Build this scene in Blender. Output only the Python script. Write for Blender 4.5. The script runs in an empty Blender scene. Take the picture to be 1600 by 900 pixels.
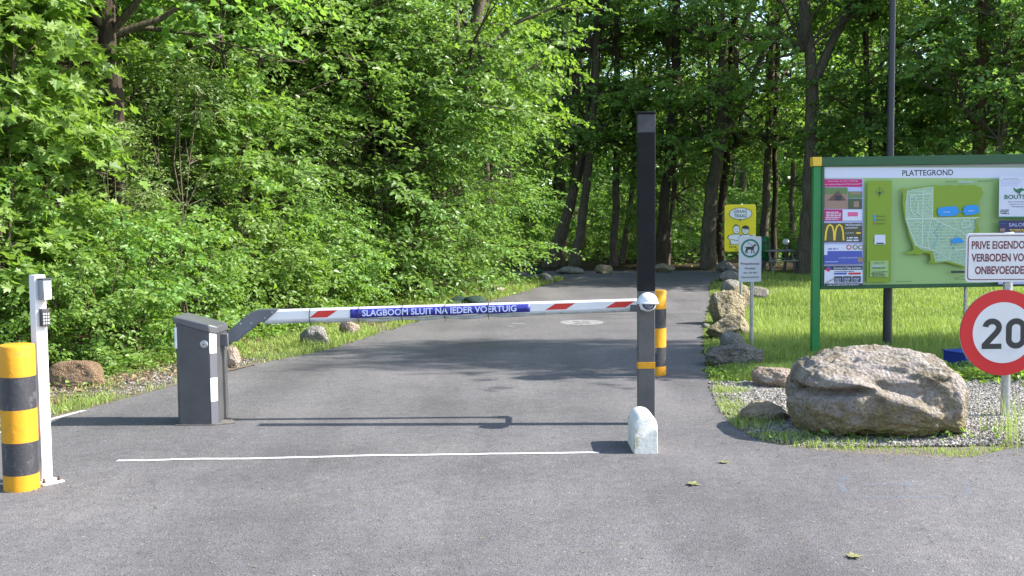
import bpy, math, random
import numpy as np
from mathutils import Vector, Matrix, noise, Euler

R = math.radians
scene = bpy.context.scene
COL = scene.collection
rnd = random.Random(7)

# ------------------------------------------------------------------ camera
FPX, CAM_H = 1650.0, 1.87
PITCH, ROLL = math.atan(111 / FPX), R(0.45)
FWD = Vector((0, math.cos(PITCH), -math.sin(PITCH)))
UP0 = Vector((0, math.sin(PITCH), math.cos(PITCH)))
RT0 = Vector((1, 0, 0))
RIGHT = RT0 * math.cos(ROLL) - UP0 * math.sin(ROLL)
UPV = UP0 * math.cos(ROLL) + RT0 * math.sin(ROLL)
CAM = Vector((0, 0, CAM_H))

def ray(px, py):
    return FWD * FPX + RIGHT * (px - 800) + UPV * (450 - py)

def G(px, py, z=0.0):
    d = ray(px, py)
    t = (z - CAM_H) / d.z
    p = CAM + d * t
    return (p.x, p.y)

def AT(px, py, Y):
    d = ray(px, py)
    p = CAM + d * (Y / d.y)
    return Vector((p.x, Y, p.z))

cam_data = bpy.data.cameras.new('camera')
cam_data.sensor_width = 36
cam_data.lens = FPX / 1600 * 36
cam_data.clip_end = 2000
cam = bpy.data.objects.new('camera', cam_data)
COL.objects.link(cam)
M3 = Matrix((RIGHT, UPV, -FWD)).transposed()
cam.matrix_world = Matrix.Translation(CAM) @ M3.to_4x4()
scene.camera = cam

# ------------------------------------------------------------------ world and sun
SUN_EL, SUN_AZ = R(39), R(-1.5)        # azimuth from +X towards the camera
w = bpy.data.worlds.new('World'); scene.world = w; w.use_nodes = True
nt = w.node_tree
bg = nt.nodes['Background']
sky = nt.nodes.new('ShaderNodeTexSky'); sky.sky_type = 'NISHITA'; sky.sun_disc = False
sky.sun_elevation = SUN_EL; sky.sun_rotation = R(90) - SUN_AZ
sky.altitude = 50; sky.air_density = 1.0; sky.dust_density = 1.0
nt.links.new(sky.outputs[0], bg.inputs[0]); bg.inputs[1].default_value = 0.15
sl = bpy.data.lights.new('sun', 'SUN'); sl.energy = 4.6; sl.angle = R(0.45); sl.color = (1, 0.95, 0.87)
so = bpy.data.objects.new('sun', sl); COL.objects.link(so)
sd = Vector((math.cos(SUN_EL) * math.cos(SUN_AZ), math.cos(SUN_EL) * math.sin(SUN_AZ), math.sin(SUN_EL)))
so.rotation_euler = sd.to_track_quat('Z', 'Y').to_euler(); so.location = (20, 0, 30)
vs = scene.view_settings
vs.view_transform = 'Standard'; vs.look = 'None'; vs.gamma = 1; vs.exposure = 1.56; vs.use_curve_mapping = False
scene.cycles.max_bounces = 8; scene.cycles.transparent_max_bounces = 8
scene.cycles.diffuse_bounces = 6; scene.cycles.transmission_bounces = 8
scene.cycles.use_denoising = True

# ------------------------------------------------------------------ materials
def srgb(r, g, b):
    f = lambda c: (c / 255 / 12.92) if c / 255 <= .04045 else ((c / 255 + .055) / 1.055) ** 2.4
    return (f(r), f(g), f(b))

MATS = {}
def mat(name, col, rough=.6, metal=0.0, spec=.5, var=0.0, vscale=6.0, bump=0.0, bscale=40.0, dirt=None):
    """Plain surface with a little colour variation, an optional dirt tone and fine bump."""
    if name in MATS: return MATS[name]
    m = bpy.data.materials.new(name); m.use_nodes = True; MATS[name] = m
    n, l = m.node_tree.nodes, m.node_tree.links
    b = n['Principled BSDF']
    b.inputs['Base Color'].default_value = (*col, 1); b.inputs['Roughness'].default_value = rough
    b.inputs['Metallic'].default_value = metal; b.inputs['Specular IOR Level'].default_value = spec
    tc = n.new('ShaderNodeTexCoord')
    if var or dirt:
        nz = n.new('ShaderNodeTexNoise'); nz.inputs['Scale'].default_value = vscale; nz.inputs['Detail'].default_value = 8
        nz.inputs['Roughness'].default_value = .65
        l.new(tc.outputs['Object'], nz.inputs['Vector'])
        rp = n.new('ShaderNodeValToRGB')
        rp.color_ramp.elements[0].position = .35; rp.color_ramp.elements[1].position = .68
        d = dirt if dirt else tuple(c * (1 - var) for c in col)
        rp.color_ramp.elements[0].color = (*d, 1)
        rp.color_ramp.elements[1].color = (*(tuple(min(1, c * (1 + var * .5)) for c in col)), 1)
        if dirt:
            e = rp.color_ramp.elements.new(.45); e.color = (*col, 1)
        l.new(nz.outputs['Fac'], rp.inputs['Fac']); l.new(rp.outputs['Color'], b.inputs['Base Color'])
    if bump:
        nb = n.new('ShaderNodeTexNoise'); nb.inputs['Scale'].default_value = bscale; nb.inputs['Detail'].default_value = 5
        l.new(tc.outputs['Object'], nb.inputs['Vector'])
        bp = n.new('ShaderNodeBump'); bp.inputs['Strength'].default_value = bump; bp.inputs['Distance'].default_value = .02
        l.new(nb.outputs['Fac'], bp.inputs['Height']); l.new(bp.outputs['Normal'], b.inputs['Normal'])
    return m

def nodes_of(name):
    m = bpy.data.materials.new(name); m.use_nodes = True; MATS[name] = m
    n, l = m.node_tree.nodes, m.node_tree.links
    return m, n, l, n['Principled BSDF'], n.new('ShaderNodeTexCoord')

def noise_node(n, l, tc, scale, detail=6, rough=.6, space='Object', vec=None):
    z = n.new('ShaderNodeTexNoise'); z.inputs['Scale'].default_value = scale
    z.inputs['Detail'].default_value = detail; z.inputs['Roughness'].default_value = rough
    l.new(vec if vec else tc.outputs[space], z.inputs['Vector'])
    return z

def ramp(n, l, fac, stops):
    r = n.new('ShaderNodeValToRGB')
    els = r.color_ramp.elements
    while len(els) < len(stops): els.new(.5)
    for e, (p, c) in zip(els, stops):
        e.position = p; e.color = (*c, 1) if len(c) == 3 else c
    l.new(fac, r.inputs['Fac'])
    return r

def mixc(n, l, fac, a, b, mode='MIX'):
    x = n.new('ShaderNodeMix'); x.data_type = 'RGBA'; x.blend_type = mode
    for s, v in ((0, fac), (6, a), (7, b)):
        if isinstance(v, (int, float)): x.inputs[s].default_value = v
        elif isinstance(v, tuple): x.inputs[s].default_value = (*v, 1)
        else: l.new(v, x.inputs[s])
    return x.outputs[2]

def asphalt_mat():
    m, n, l, b, tc = nodes_of('asphalt')
    fine = n.new('ShaderNodeTexVoronoi'); fine.inputs['Scale'].default_value = 105
    l.new(tc.outputs['Object'], fine.inputs['Vector'])
    c1 = ramp(n, l, fine.outputs['Color'], [(0, (.045, .042, .044)), (.3, (.099, .094, .098)), (.6, (.119, .113, .117)), (.88, (.139, .133, .136)), (1, (.29, .28, .28))])
    mid = noise_node(n, l, tc, 9, 8, .7)
    c2 = ramp(n, l, mid.outputs['Fac'], [(.3, (.80, .80, .80)), (.7, (1.12, 1.12, 1.12))])
    big = noise_node(n, l, tc, .55, 5, .6)
    c3 = ramp(n, l, big.outputs['Fac'], [(.3, (.73, .72, .715)), (.5, (.98, .98, .98)), (.72, (1.2, 1.18, 1.14))])
    st = n.new('ShaderNodeMapping'); st.inputs['Scale'].default_value = (1.5, .12, 1)
    l.new(tc.outputs['Object'], st.inputs['Vector'])
    tr = noise_node(n, l, tc, 1.0, 3, .5, vec=st.outputs[0])
    c4 = ramp(n, l, tr.outputs['Fac'], [(.35, (.86, .86, .86)), (.65, (1.10, 1.10, 1.09))])
    # thin wandering cracks, broken up
    cw = noise_node(n, l, tc, 1.6, 4, .6)
    cv = n.new('ShaderNodeMix'); cv.data_type = 'VECTOR'
    cv.inputs[0].default_value = .22
    l.new(tc.outputs['Object'], cv.inputs[4]); l.new(cw.outputs['Color'], cv.inputs[5])
    cr = n.new('ShaderNodeTexVoronoi'); cr.feature = 'DISTANCE_TO_EDGE'; cr.inputs['Scale'].default_value = .38
    l.new(cv.outputs[1], cr.inputs['Vector'])
    ck = ramp(n, l, cr.outputs['Distance'], [(0, (.78, .78, .78)), (.002, (.85, .85, .85)), (.004, (1, 1, 1))])
    brk = noise_node(n, l, tc, .9, 2, .5)
    bk = ramp(n, l, brk.outputs['Fac'], [(.52, (0, 0, 0)), (.6, (1, 1, 1))])
    x = mixc(n, l, 1.0, c1.outputs[0], c2.outputs[0], 'MULTIPLY')
    x = mixc(n, l, 1.0, x, c3.outputs[0], 'MULTIPLY')
    x = mixc(n, l, 1.0, x, c4.outputs[0], 'MULTIPLY')
    y = mixc(n, l, 1.0, x, ck.outputs[0], 'MULTIPLY')
    x = mixc(n, l, bk.outputs[0], x, y)
    # a darker, newer strip of surfacing along the right and faint tyre tracks turning out of the lane
    sx = n.new('ShaderNodeSeparateXYZ'); wv = n.new('ShaderNodeVectorMath'); wv.operation = 'MULTIPLY_ADD'
    l.new(mid.outputs['Color'], wv.inputs[0]); wv.inputs[1].default_value = (.25, .25, 0); l.new(tc.outputs['Object'], wv.inputs[2]); l.new(wv.outputs[0], sx.inputs[0])
    def lin(a_, b_, c_):
        m1 = n.new('ShaderNodeMath'); m1.operation = 'MULTIPLY_ADD'; l.new(sx.outputs[0], m1.inputs[0]); m1.inputs[1].default_value = a_; m1.inputs[2].default_value = c_
        m2 = n.new('ShaderNodeMath'); m2.operation = 'MULTIPLY_ADD'; l.new(sx.outputs[1], m2.inputs[0]); m2.inputs[1].default_value = b_; l.new(m1.outputs[0], m2.inputs[2]); return m2
    ps = ramp(n, l, lin(.5, -.12, .35).outputs[0], [(.40, (1, 1, 1)), (.47, (.90, .895, .90)), (.80, (.90, .895, .90)), (.92, (1, 1, 1))])
    x = mixc(n, l, 1.0, x, ps.outputs[0], 'MULTIPLY')
    for c_ in (4.55, 3.6):
        tk = ramp(n, l, lin(.42, -.5, c_ - .0).outputs[0], [(.40, (1, 1, 1)), (.5, (.87, .87, .875)), (.60, (1, 1, 1))])
        x = mixc(n, l, brk.outputs['Fac'], x, mixc(n, l, 1.0, x, tk.outputs[0], 'MULTIPLY'))
    # oil spots, and pale dust in patches
    sp_ = noise_node(n, l, tc, 2.4, 6, .75)
    so_ = ramp(n, l, sp_.outputs['Fac'], [(.66, (1, 1, 1)), (.74, (.66, .65, .65))])
    x = mixc(n, l, 1.0, x, so_.outputs[0], 'MULTIPLY')
    du = noise_node(n, l, tc, .8, 9, .8)
    du_ = ramp(n, l, du.outputs['Fac'], [(.55, (0, 0, 0)), (.75, (.30, .30, .30))])
    x = mixc(n, l, du_.outputs[0], x, (.17, .155, .135))
    l.new(x, b.inputs['Base Color'])
    b.inputs['Roughness'].default_value = .82; b.inputs['Specular IOR Level'].default_value = .35
    bp = n.new('ShaderNodeBump'); bp.inputs['Strength'].default_value = .55; bp.inputs['Distance'].default_value = .006
    l.new(fine.outputs['Distance'], bp.inputs['Height']); l.new(bp.outputs[0], b.inputs['Normal'])
    return m

def soil_mat(name, a, b_, c, scale=1.2):
    m, n, l, b, tc = nodes_of(name)
    z1 = noise_node(n, l, tc, scale, 9, .7); z2 = noise_node(n, l, tc, 45, 6, .7)
    r1 = ramp(n, l, z1.outputs['Fac'], [(.3, a), (.5, b_), (.7, c)])
    r2 = ramp(n, l, z2.outputs['Fac'], [(.3, (.55, .55, .55)), (.7, (1.35, 1.3, 1.25))])
    l.new(mixc(n, l, 1.0, r1.outputs[0], r2.outputs[0], 'MULTIPLY'), b.inputs['Base Color'])
    b.inputs['Roughness'].default_value = .95; b.inputs['Specular IOR Level'].default_value = .1
    bp = n.new('ShaderNodeBump'); bp.inputs['Strength'].default_value = .8; bp.inputs['Distance'].default_value = .03
    l.new(z2.outputs['Fac'], bp.inputs['Height']); l.new(bp.outputs[0], b.inputs['Normal'])
    return m

def leaf_mat(name, dark, light, trans, tfac=.38, rough=.42, spec=.45):
    m, n, l, b, tc = nodes_of(name)
    at = n.new('ShaderNodeAttribute'); at.attribute_name = 'tint'
    oi = n.new('ShaderNodeObjectInfo')
    ad = n.new('ShaderNodeMath'); ad.operation = 'MULTIPLY_ADD'
    l.new(oi.outputs['Random'], ad.inputs[0]); ad.inputs[1].default_value = .3; l.new(at.outputs['Fac'], ad.inputs[2])
    r = ramp(n, l, ad.outputs[0], [(.05, dark), (1.2 / 1.3, light)])
    hs = n.new('ShaderNodeHueSaturation')
    h2 = n.new('ShaderNodeMapRange'); h2.inputs[3].default_value = .478; h2.inputs[4].default_value = .512
    l.new(oi.outputs['Random'], h2.inputs[0]); l.new(h2.outputs[0], hs.inputs['Hue'])
    wn = n.new('ShaderNodeTexWhiteNoise'); wn.noise_dimensions = '1D'; l.new(at.outputs['Fac'], wn.inputs['W'])
    v2 = n.new('ShaderNodeMapRange'); v2.inputs[3].default_value = .72; v2.inputs[4].default_value = 1.28
    l.new(wn.outputs[0], v2.inputs[0]); l.new(v2.outputs[0], hs.inputs['Value'])
    l.new(r.outputs[0], hs.inputs['Color'])
    l.new(hs.outputs[0], b.inputs['Base Color'])
    b.inputs['Roughness'].default_value = rough; b.inputs['Specular IOR Level'].default_value = spec
    tb = n.new('ShaderNodeBsdfTranslucent')
    tr = ramp(n, l, ad.outputs[0], [(.05, tuple(c * .7 for c in trans)), (.95, trans)])
    l.new(tr.outputs[0], tb.inputs['Color'])
    mx = n.new('ShaderNodeMixShader'); mx.inputs[0].default_value = tfac
    l.new(b.outputs[0], mx.inputs[1]); l.new(tb.outputs[0], mx.inputs[2])
    l.new(mx.outputs[0], n['Material Output'].inputs['Surface'])
    return m

def bark_mat(name, a, b_, moss):
    m, n, l, b, tc = nodes_of(name)
    mp = n.new('ShaderNodeMapping'); mp.inputs['Scale'].default_value = (14, 14, 2.2)
    l.new(tc.outputs['Object'], mp.inputs['Vector'])
    z = noise_node(n, l, tc, 1.6, 8, .7, vec=mp.outputs[0])
    r1 = ramp(n, l, z.outputs['Fac'], [(.32, a), (.62, b_)])
    z2 = noise_node(n, l, tc, 1.1, 5, .6)
    r2 = ramp(n, l, z2.outputs['Fac'], [(.5, (0, 0, 0)), (.68, (.7, .7, .7))])
    l.new(mixc(n, l, r2.outputs[0], r1.outputs[0], moss), b.inputs['Base Color'])
    b.inputs['Roughness'].default_value = .92; b.inputs['Specular IOR Level'].default_value = .15
    bp = n.new('ShaderNodeBump'); bp.inputs['Strength'].default_value = .9; bp.inputs['Distance'].default_value = .04
    l.new(z.outputs['Fac'], bp.inputs['Height']); l.new(bp.outputs[0], b.inputs['Normal'])
    return m

def rock_mat(name, stops, spot, scale=3.0, moss=None, speck=None):
    m, n, l, b, tc = nodes_of(name)
    z1 = noise_node(n, l, tc, scale, 10, .68); z2 = noise_node(n, l, tc, scale * 14, 8, .75)
    v = n.new('ShaderNodeTexVoronoi'); v.inputs['Scale'].default_value = scale * 9
    l.new(tc.outputs['Object'], v.inputs['Vector'])
    r1 = ramp(n, l, z1.outputs['Fac'], stops)
    r2 = ramp(n, l, z2.outputs['Fac'], [(.3, (.42, .40, .38)), (.5, (.95, .95, .95)), (.72, (1.35, 1.33, 1.3))])
    x = mixc(n, l, 1.0, r1.outputs[0], r2.outputs[0], 'MULTIPLY')
    z3 = noise_node(n, l, tc, scale * 2.3, 6, .7)
    r3 = ramp(n, l, z3.outputs['Fac'], [(.55, (0, 0, 0)), (.66, (.75, .75, .75))])
    x = mixc(n, l, r3.outputs[0], x, spot)
    if moss:
        gm = n.new('ShaderNodeNewGeometry'); sx = n.new('ShaderNodeSeparateXYZ')
        tp = n.new('ShaderNodeSeparateXYZ'); l.new(tc.outputs['Generated'], tp.inputs[0])
        ml = n.new('ShaderNodeMath'); ml.operation = 'MULTIPLY_ADD'
        l.new(tp.outputs[2], ml.inputs[0]); ml.inputs[1].default_value = -.55; l.new(z3.outputs['Fac'], ml.inputs[2])
        r4 = ramp(n, l, ml.outputs[0], [(.22, (0, 0, 0)), (.42, (.85, .85, .85))])
        x = mixc(n, l, r4.outputs[0], x, mixc(n, l, 1.0, moss, r2.outputs[0], 'MULTIPLY'))
    l.new(x, b.inputs['Base Color'])
    b.inputs['Roughness'].default_value = .88; b.inputs['Specular IOR Level'].default_value = .25
    ad = n.new('ShaderNodeMath'); ad.operation = 'ADD'
    l.new(z2.outputs['Fac'], ad.inputs[0]); l.new(v.outputs['Distance'], ad.inputs[1])
    bp = n.new('ShaderNodeBump'); bp.inputs['Strength'].default_value = .9; bp.inputs['Distance'].default_value = .035
    l.new(ad.outputs[0], bp.inputs['Height']); l.new(bp.outputs[0], b.inputs['Normal'])
    return m

ASPHALT = asphalt_mat()
SOIL = soil_mat('forest soil', (.022, .016, .010), (.045, .032, .020), (.035, .04, .015))
LAWN_SOIL = soil_mat('lawn soil', (.03, .045, .012), (.05, .075, .018), (.06, .07, .025))
VERGE_SOIL = soil_mat('verge soil', (.10, .085, .06), (.17, .145, .115), (.075, .085, .03), 2.2)
GRAVEL_BED = soil_mat('gravel bed', (.13, .115, .10), (.19, .17, .155), (.12, .105, .085), 3)
LEAF_MAPLE = leaf_mat('maple leaf', (.055, .135, .020), (.165, .28, .060), (.30, .50, .055), .43, .46, .40)
LEAF_OVAL = leaf_mat('beech leaf', (.050, .120, .024), (.155, .265, .068), (.27, .46, .065), .41, .44, .42)
LEAF_CHERRY = leaf_mat('cherry leaf', (.060, .128, .030), (.20, .29, .095), (.28, .43, .065), .38, .42, .44)
LEAF_DARK = leaf_mat('forest leaf', (.055, .138, .026), (.16, .285, .065), (.29, .51, .065), .46, .46, .38)
GRASS = leaf_mat('grass blade', (.085, .17, .025), (.37, .44, .13), (.35, .48, .08), .40, .5, .25)
DRY = leaf_mat('dry leaf', (.10, .06, .025), (.26, .19, .10), (.2, .13, .05), .15, .7, .2)
BARK = bark_mat('grey brown bark', (.045, .036, .027), (.15, .125, .095), (.055, .062, .028))
BARK_DARK = bark_mat('dark bark', (.022, .017, .013), (.08, .062, .045), (.04, .045, .02))
BARK_IVY = bark_mat('reddish bark', (.05, .03, .016), (.14, .085, .045), (.05, .06, .02))
TWIG = mat('twig', (.09, .07, .045), .9, var=.4, vscale=12)

# ------------------------------------------------------------------ mesh builder
class MB:
    def __init__(s): s.v, s.f, s.m, s.mats = [], [], [], []
    def mi(s, m):
        if m not in s.mats: s.mats.append(m)
        return s.mats.index(m)
    def add(s, vs, fs, m):
        o = len(s.v); k = s.mi(m)
        s.v.extend(Vector(x) for x in vs)
        for f in fs: s.f.append([i + o for i in f]); s.m.append(k)
    def poly(s, pts, m): s.add(pts, [list(range(len(pts)))], m)
    def box(s, c, size, m, rot=None):
        c = Vector(c); a, b, d = (x / 2 for x in size)
        q = [Vector((x, y, z)) for z in (-d, d) for x, y in ((-a, -b), (a, -b), (a, b), (-a, b))]
        if rot is not None: q = [rot @ x for x in q]
        s.add([c + x for x in q], [(3, 2, 1, 0), (4, 5, 6, 7), (0, 1, 5, 4), (1, 2, 6, 5), (2, 3, 7, 6), (3, 0, 4, 7)], m)
    def prism(s, base, off, m):
        base = [Vector(p) for p in base]; off = Vector(off); k = len(base)
        fs = [list(range(k))[::-1], list(range(k, 2 * k))]
        fs += [(i, (i + 1) % k, (i + 1) % k + k, i + k) for i in range(k)]
        s.add(base + [p + off for p in base], fs, m)
    def tube(s, pts, rad, m, seg=12, cap=True):
        pts = [Vector(p) for p in pts]
        if isinstance(rad, (int, float)): rad = [rad] * len(pts)
        rings = []; ref = Vector((0, 1, 0)) if abs((pts[-1] - pts[0]).normalized().y) < .9 else Vector((1, 0, 0))
        for i, p in enumerate(pts):
            t = (pts[min(i + 1, len(pts) - 1)] - pts[max(i - 1, 0)]).normalized()
            u = ref.cross(t).normalized(); v = t.cross(u)
            rings.append([p + (u * math.cos(2 * math.pi * k / seg) + v * math.sin(2 * math.pi * k / seg)) * rad[i] for k in range(seg)])
        vs = [q for r_ in rings for q in r_]; fs = []
        for i in range(len(pts) - 1):
            for k in range(seg):
                a, b = i * seg + k, i * seg + (k + 1) % seg
                fs.append((a, b, b + seg, a + seg))
        if cap:
            fs.append(list(range(seg))[::-1]); fs.append([len(vs) - seg + k for k in range(seg)])
        s.add(vs, fs, m)
    def lathe(s, prof, c, m, seg=32, axis=None):
        c = Vector(c); vs, fs = [], []
        A = axis if axis is not None else Matrix.Identity(3)
        for r_, z in prof:
            for k in range(seg):
                a = 2 * math.pi * k / seg
                vs.append(c + A @ Vector((r_ * math.cos(a), r_ * math.sin(a), z)))
        for i in range(len(prof) - 1):
            for k in range(seg):
                a, b = i * seg + k, i * seg + (k + 1) % seg
                fs.append((a, b, b + seg, a + seg))
        fs.append(list(range(seg))[::-1]); fs.append([(len(prof) - 1) * seg + k for k in range(seg)])
        s.add(vs, fs, m)
    def build(s, name, parent=None, base=None, bevel=0, smooth=40, seg=2):
        org = Vector(parent['_org']) if parent is not None and '_org' in parent else (Vector(base) if base is not None else Vector((0, 0, 0)))
        me = bpy.data.meshes.new(name)
        me.from_pydata([tuple(p - org) for p in s.v], [], s.f)
        for m in s.mats: me.materials.append(m)
        me.polygons.foreach_set('material_index', s.m)
        me.update()
        if smooth:
            me.polygons.foreach_set('use_smooth', [True] * len(me.polygons))
            me.set_sharp_from_angle(angle=R(smooth))
        o = bpy.data.objects.new(name, me); COL.objects.link(o)
        if parent is not None: o.parent = parent; o['_org'] = tuple(org)
        elif base is not None: o.location = org; o['_org'] = tuple(org)
        if bevel:
            b = o.modifiers.new('bevel', 'BEVEL'); b.width = bevel; b.segments = seg; b.limit_method = 'ANGLE'; b.angle_limit = R(35)
        return o

def tag(o, label, cat, group=None, kind=None):
    if label: o['label'] = label
    if cat: o['category'] = cat
    if group: o['group'] = group
    if kind: o['kind'] = kind
    return o

def thing(name, label, cat, loc, group=None):
    o = bpy.data.objects.new(name, None); COL.objects.link(o); o.location = loc; o.empty_display_size = .2
    o['_org'] = tuple(loc)
    return tag(o, label, cat, group)

def struct(o, kind='structure'):
    o['kind'] = kind; return o

# text as geometry (built-in font)
_tc = {}
def glyphs(body, bold=0.0, shear=0.0):
    key = (body, bold, shear)
    if key in _tc: return _tc[key]
    cu = bpy.data.curves.new('lettering', 'FONT'); cu.body = body; cu.offset = bold; cu.resolution_u = 3; cu.shear = shear
    ob = bpy.data.objects.new('lettering', cu); COL.objects.link(ob)
    bpy.context.view_layer.update()
    ev = ob.evaluated_get(bpy.context.evaluated_depsgraph_get()); me = ev.to_mesh()
    vs = [(v.co.x, v.co.y) for v in me.vertices]; fs = [list(p.vertices) for p in me.polygons]
    ev.to_mesh_clear(); bpy.data.objects.remove(ob); bpy.data.curves.remove(cu)
    x0 = min(v[0] for v in vs); x1 = max(v[0] for v in vs); y0 = min(v[1] for v in vs); y1 = max(v[1] for v in vs)
    _tc[key] = (vs, fs, x0, y0, x1, y1); return _tc[key]

class Face:
    """Flat artwork on a plane: origin, two axes; every mark lies a fraction of a millimetre above the last."""
    def __init__(s, mb, o, ux, uy, step=.0006):
        s.mb, s.o, s.ux, s.uy = mb, Vector(o), Vector(ux), Vector(uy); s.n = s.ux.cross(s.uy).normalized(); s.step = step; s.k = 1
    def p(s, x, y, k): return s.o + s.ux * x + s.uy * y + s.n * (s.step * k)
    def poly(s, pts, m, lift=True):
        if lift: s.k += 1
        s.mb.poly([s.p(x, y, s.k) for x, y in pts], m)
    def rect(s, x0, y0, x1, y1, m, lift=True): s.poly([(x0, y0), (x1, y0), (x1, y1), (x0, y1)], m, lift)
    def ell(s, x, y, a, b, m, seg=28, lift=True):
        s.poly([(x + a * math.cos(2 * math.pi * i / seg), y + b * math.sin(2 * math.pi * i / seg)) for i in range(seg)], m, lift)
    def ring(s, x, y, r0, r1, m, seg=48):
        s.k += 1
        vs = [s.p(x + r_ * math.cos(2 * math.pi * i / seg), y + r_ * math.sin(2 * math.pi * i / seg), s.k) for r_ in (r0, r1) for i in range(seg)]
        s.mb.add(vs, [(i, seg + i, seg + (i + 1) % seg, (i + 1) % seg) for i in range(seg)], m)
    def rrect(s, x0, y0, x1, y1, r_, m):
        pts = []
        for cx, cy, a in ((x1 - r_, y0 + r_, -90), (x1 - r_, y1 - r_, 0), (x0 + r_, y1 - r_, 90), (x0 + r_, y0 + r_, 180)):
            pts += [(cx + r_ * math.cos(R(a + t)), cy + r_ * math.sin(R(a + t))) for t in (0, 30, 60, 90)]
        s.poly(pts, m)
    def line(s, pts, wd, m, lift=True):
        if lift: s.k += 1
        for (ax, ay), (bx, by) in zip(pts, pts[1:]):
            dx, dy = bx - ax, by - ay; L = math.hypot(dx, dy) or 1
            nx, ny = -dy / L * wd / 2, dx / L * wd / 2
            s.mb.poly([s.p(ax - nx, ay - ny, s.k), s.p(bx - nx, by - ny, s.k), s.p(bx + nx, by + ny, s.k), s.p(ax + nx, ay + ny, s.k)], m)
            s.k += .02
    def text(s, body, x0, y0, x1, y1, m, bold=0.0, shear=0.0):
        vs, fs, a, b, c, d = glyphs(body, bold, shear); s.k += 1
        s.mb.add([s.p(x0 + (x - a) / (c - a) * (x1 - x0), y0 + (y - b) / (d - b) * (y1 - y0), s.k) for x, y in vs], fs, m)
    def bars(s, x0, y0, x1, y1, rows, m, seed=1, fill=.5):
        """Rows of tiny illegible print."""
        q = random.Random(seed); h = (y1 - y0) / rows; s.k += 1
        for i in range(rows):
            x = x0 + q.random() * .1 * (x1 - x0); end = x1 - q.random() * .25 * (x1 - x0)
            while x < end:
                wd = h * (.5 + q.random() * 2.2)
                s.mb.poly([s.p(px, py, s.k) for px, py in ((x, y0 + h * i), (min(x + wd, end), y0 + h * i), (min(x + wd, end), y0 + h * (i + fill)), (x, y0 + h * (i + fill)))], m)
                x += wd + h * .35

# ------------------------------------------------------------------ the ground
def jag(pts, step=.25, amp=.03, seed=1):
    q = random.Random(seed); out = []
    for (ax, ay), (bx, by) in zip(pts, pts[1:] + pts[:1]):
        L = math.hypot(bx - ax, by - ay); k = max(1, int(L / step)) if L < 14 else 1
        for i in range(k):
            t = i / k; a = amp if k > 1 else 0
            out.append((ax + (bx - ax) * t + q.uniform(-a, a), ay + (by - ay) * t + q.uniform(-a, a)))
    return out

def smooth_line(pts, n=6):
    out = []
    P = [Vector(p) for p in pts]
    for i in range(len(P) - 1):
        p0, p1, p2, p3 = P[max(i - 1, 0)], P[i], P[i + 1], P[min(i + 2, len(P) - 1)]
        for k in range(n):
            t = k / n
            q = .5 * ((2 * p1) + (p2 - p0) * t + (2 * p0 - 5 * p1 + 4 * p2 - p3) * t * t + (3 * p1 - p0 - 3 * p2 + p3) * t ** 3)
            out.append((q.x, q.y))
    out.append(tuple(pts[-1])); return out

def sheet(name, pts, z, m, kind='structure'):
    b = MB(); b.poly([(x, y, z) for x, y in pts], m)
    return struct(b.build(name, smooth=0), kind)

sheet('ground', [(-400, -60), (400, -60), (400, 700), (-400, 700)], -.012, SOIL)

EDGE_L = smooth_line([(-14, 7.6), (-8, 8.35), G(0, 677), G(85, 652), G(135, 639), G(240, 611), G(325, 588), G(420, 565), G(500, 549),
                      G(575, 527), G(640, 506), G(700, 489), G(800, 461), G(850, 446), G(880, 437)], 5)
BR = [(.9, 31.6), (-.4, 32.6), (-3, 33.2), (-9, 33.8), (-30, 35), (-30, 39.5), (-9, 37.6), (0, 36.4), (5, 36), (8, 35.6), (8.2, 34.2)]
EDGE_R = smooth_line([(6.9, 33), G(1112, 440), G(1108, 470), G(1102, 495), G(1097, 525), G(1100, 560), G(1107, 592), G(1113, 617), G(1130, 650),
                      G(1152, 670), G(1195, 690), G(1260, 701), G(1340, 708), G(1450, 713), G(1512, 715), G(1560, 705), G(1620, 694), G(1760, 676), (9, 10.3), (14, 11.5)], 5)
road_outline = [(-60, -20), (-60, 6)] + jag(EDGE_L, .12, .05, 3)[:-1] + BR + jag(EDGE_R, .1, .045, 4)[:-1] + [(60, 13), (60, -20)]
sheet('road', road_outline, 0, ASPHALT)

def x_edge(line, Y):
    for (ax, ay), (bx, by) in zip(line, line[1:]):
        if (ay - Y) * (by - Y) <= 0 and abs(by - ay) > 1e-6: return ax + (bx - ax) * (Y - ay) / (by - ay)
    return line[-1][0] if Y > 20 else line[0][0]
XL = lambda Y: x_edge(EDGE_L[8:], Y)
ER_UP = [p for p in EDGE_R if p[1] > 11.0 and p[0] < 7.2]
XR = lambda Y: x_edge(ER_UP, Y)

# lawn, gravel island, left verge
lawn = [(XR(y) - .05, y) for y in np.linspace(11.7, 33, 30)] + [(8, 36), (26, 36), (26, 11.7)]
sheet('lawn', lawn, -.004, LAWN_SOIL)
isl = [(XR(11.75), 11.75)] + [p for p in EDGE_R if p[1] < 11.75][:-2] + [(9, 11.75)]
sheet('gravel_bed', isl, -.008, GRAVEL_BED)
verge = [(x - .03, y) for x, y in EDGE_L] + [(0, 31)] + [(x - 2.2, y + .5) for x, y in EDGE_L[::-1]]
sheet('verge', verge, -.006, VERGE_SOIL)

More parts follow.
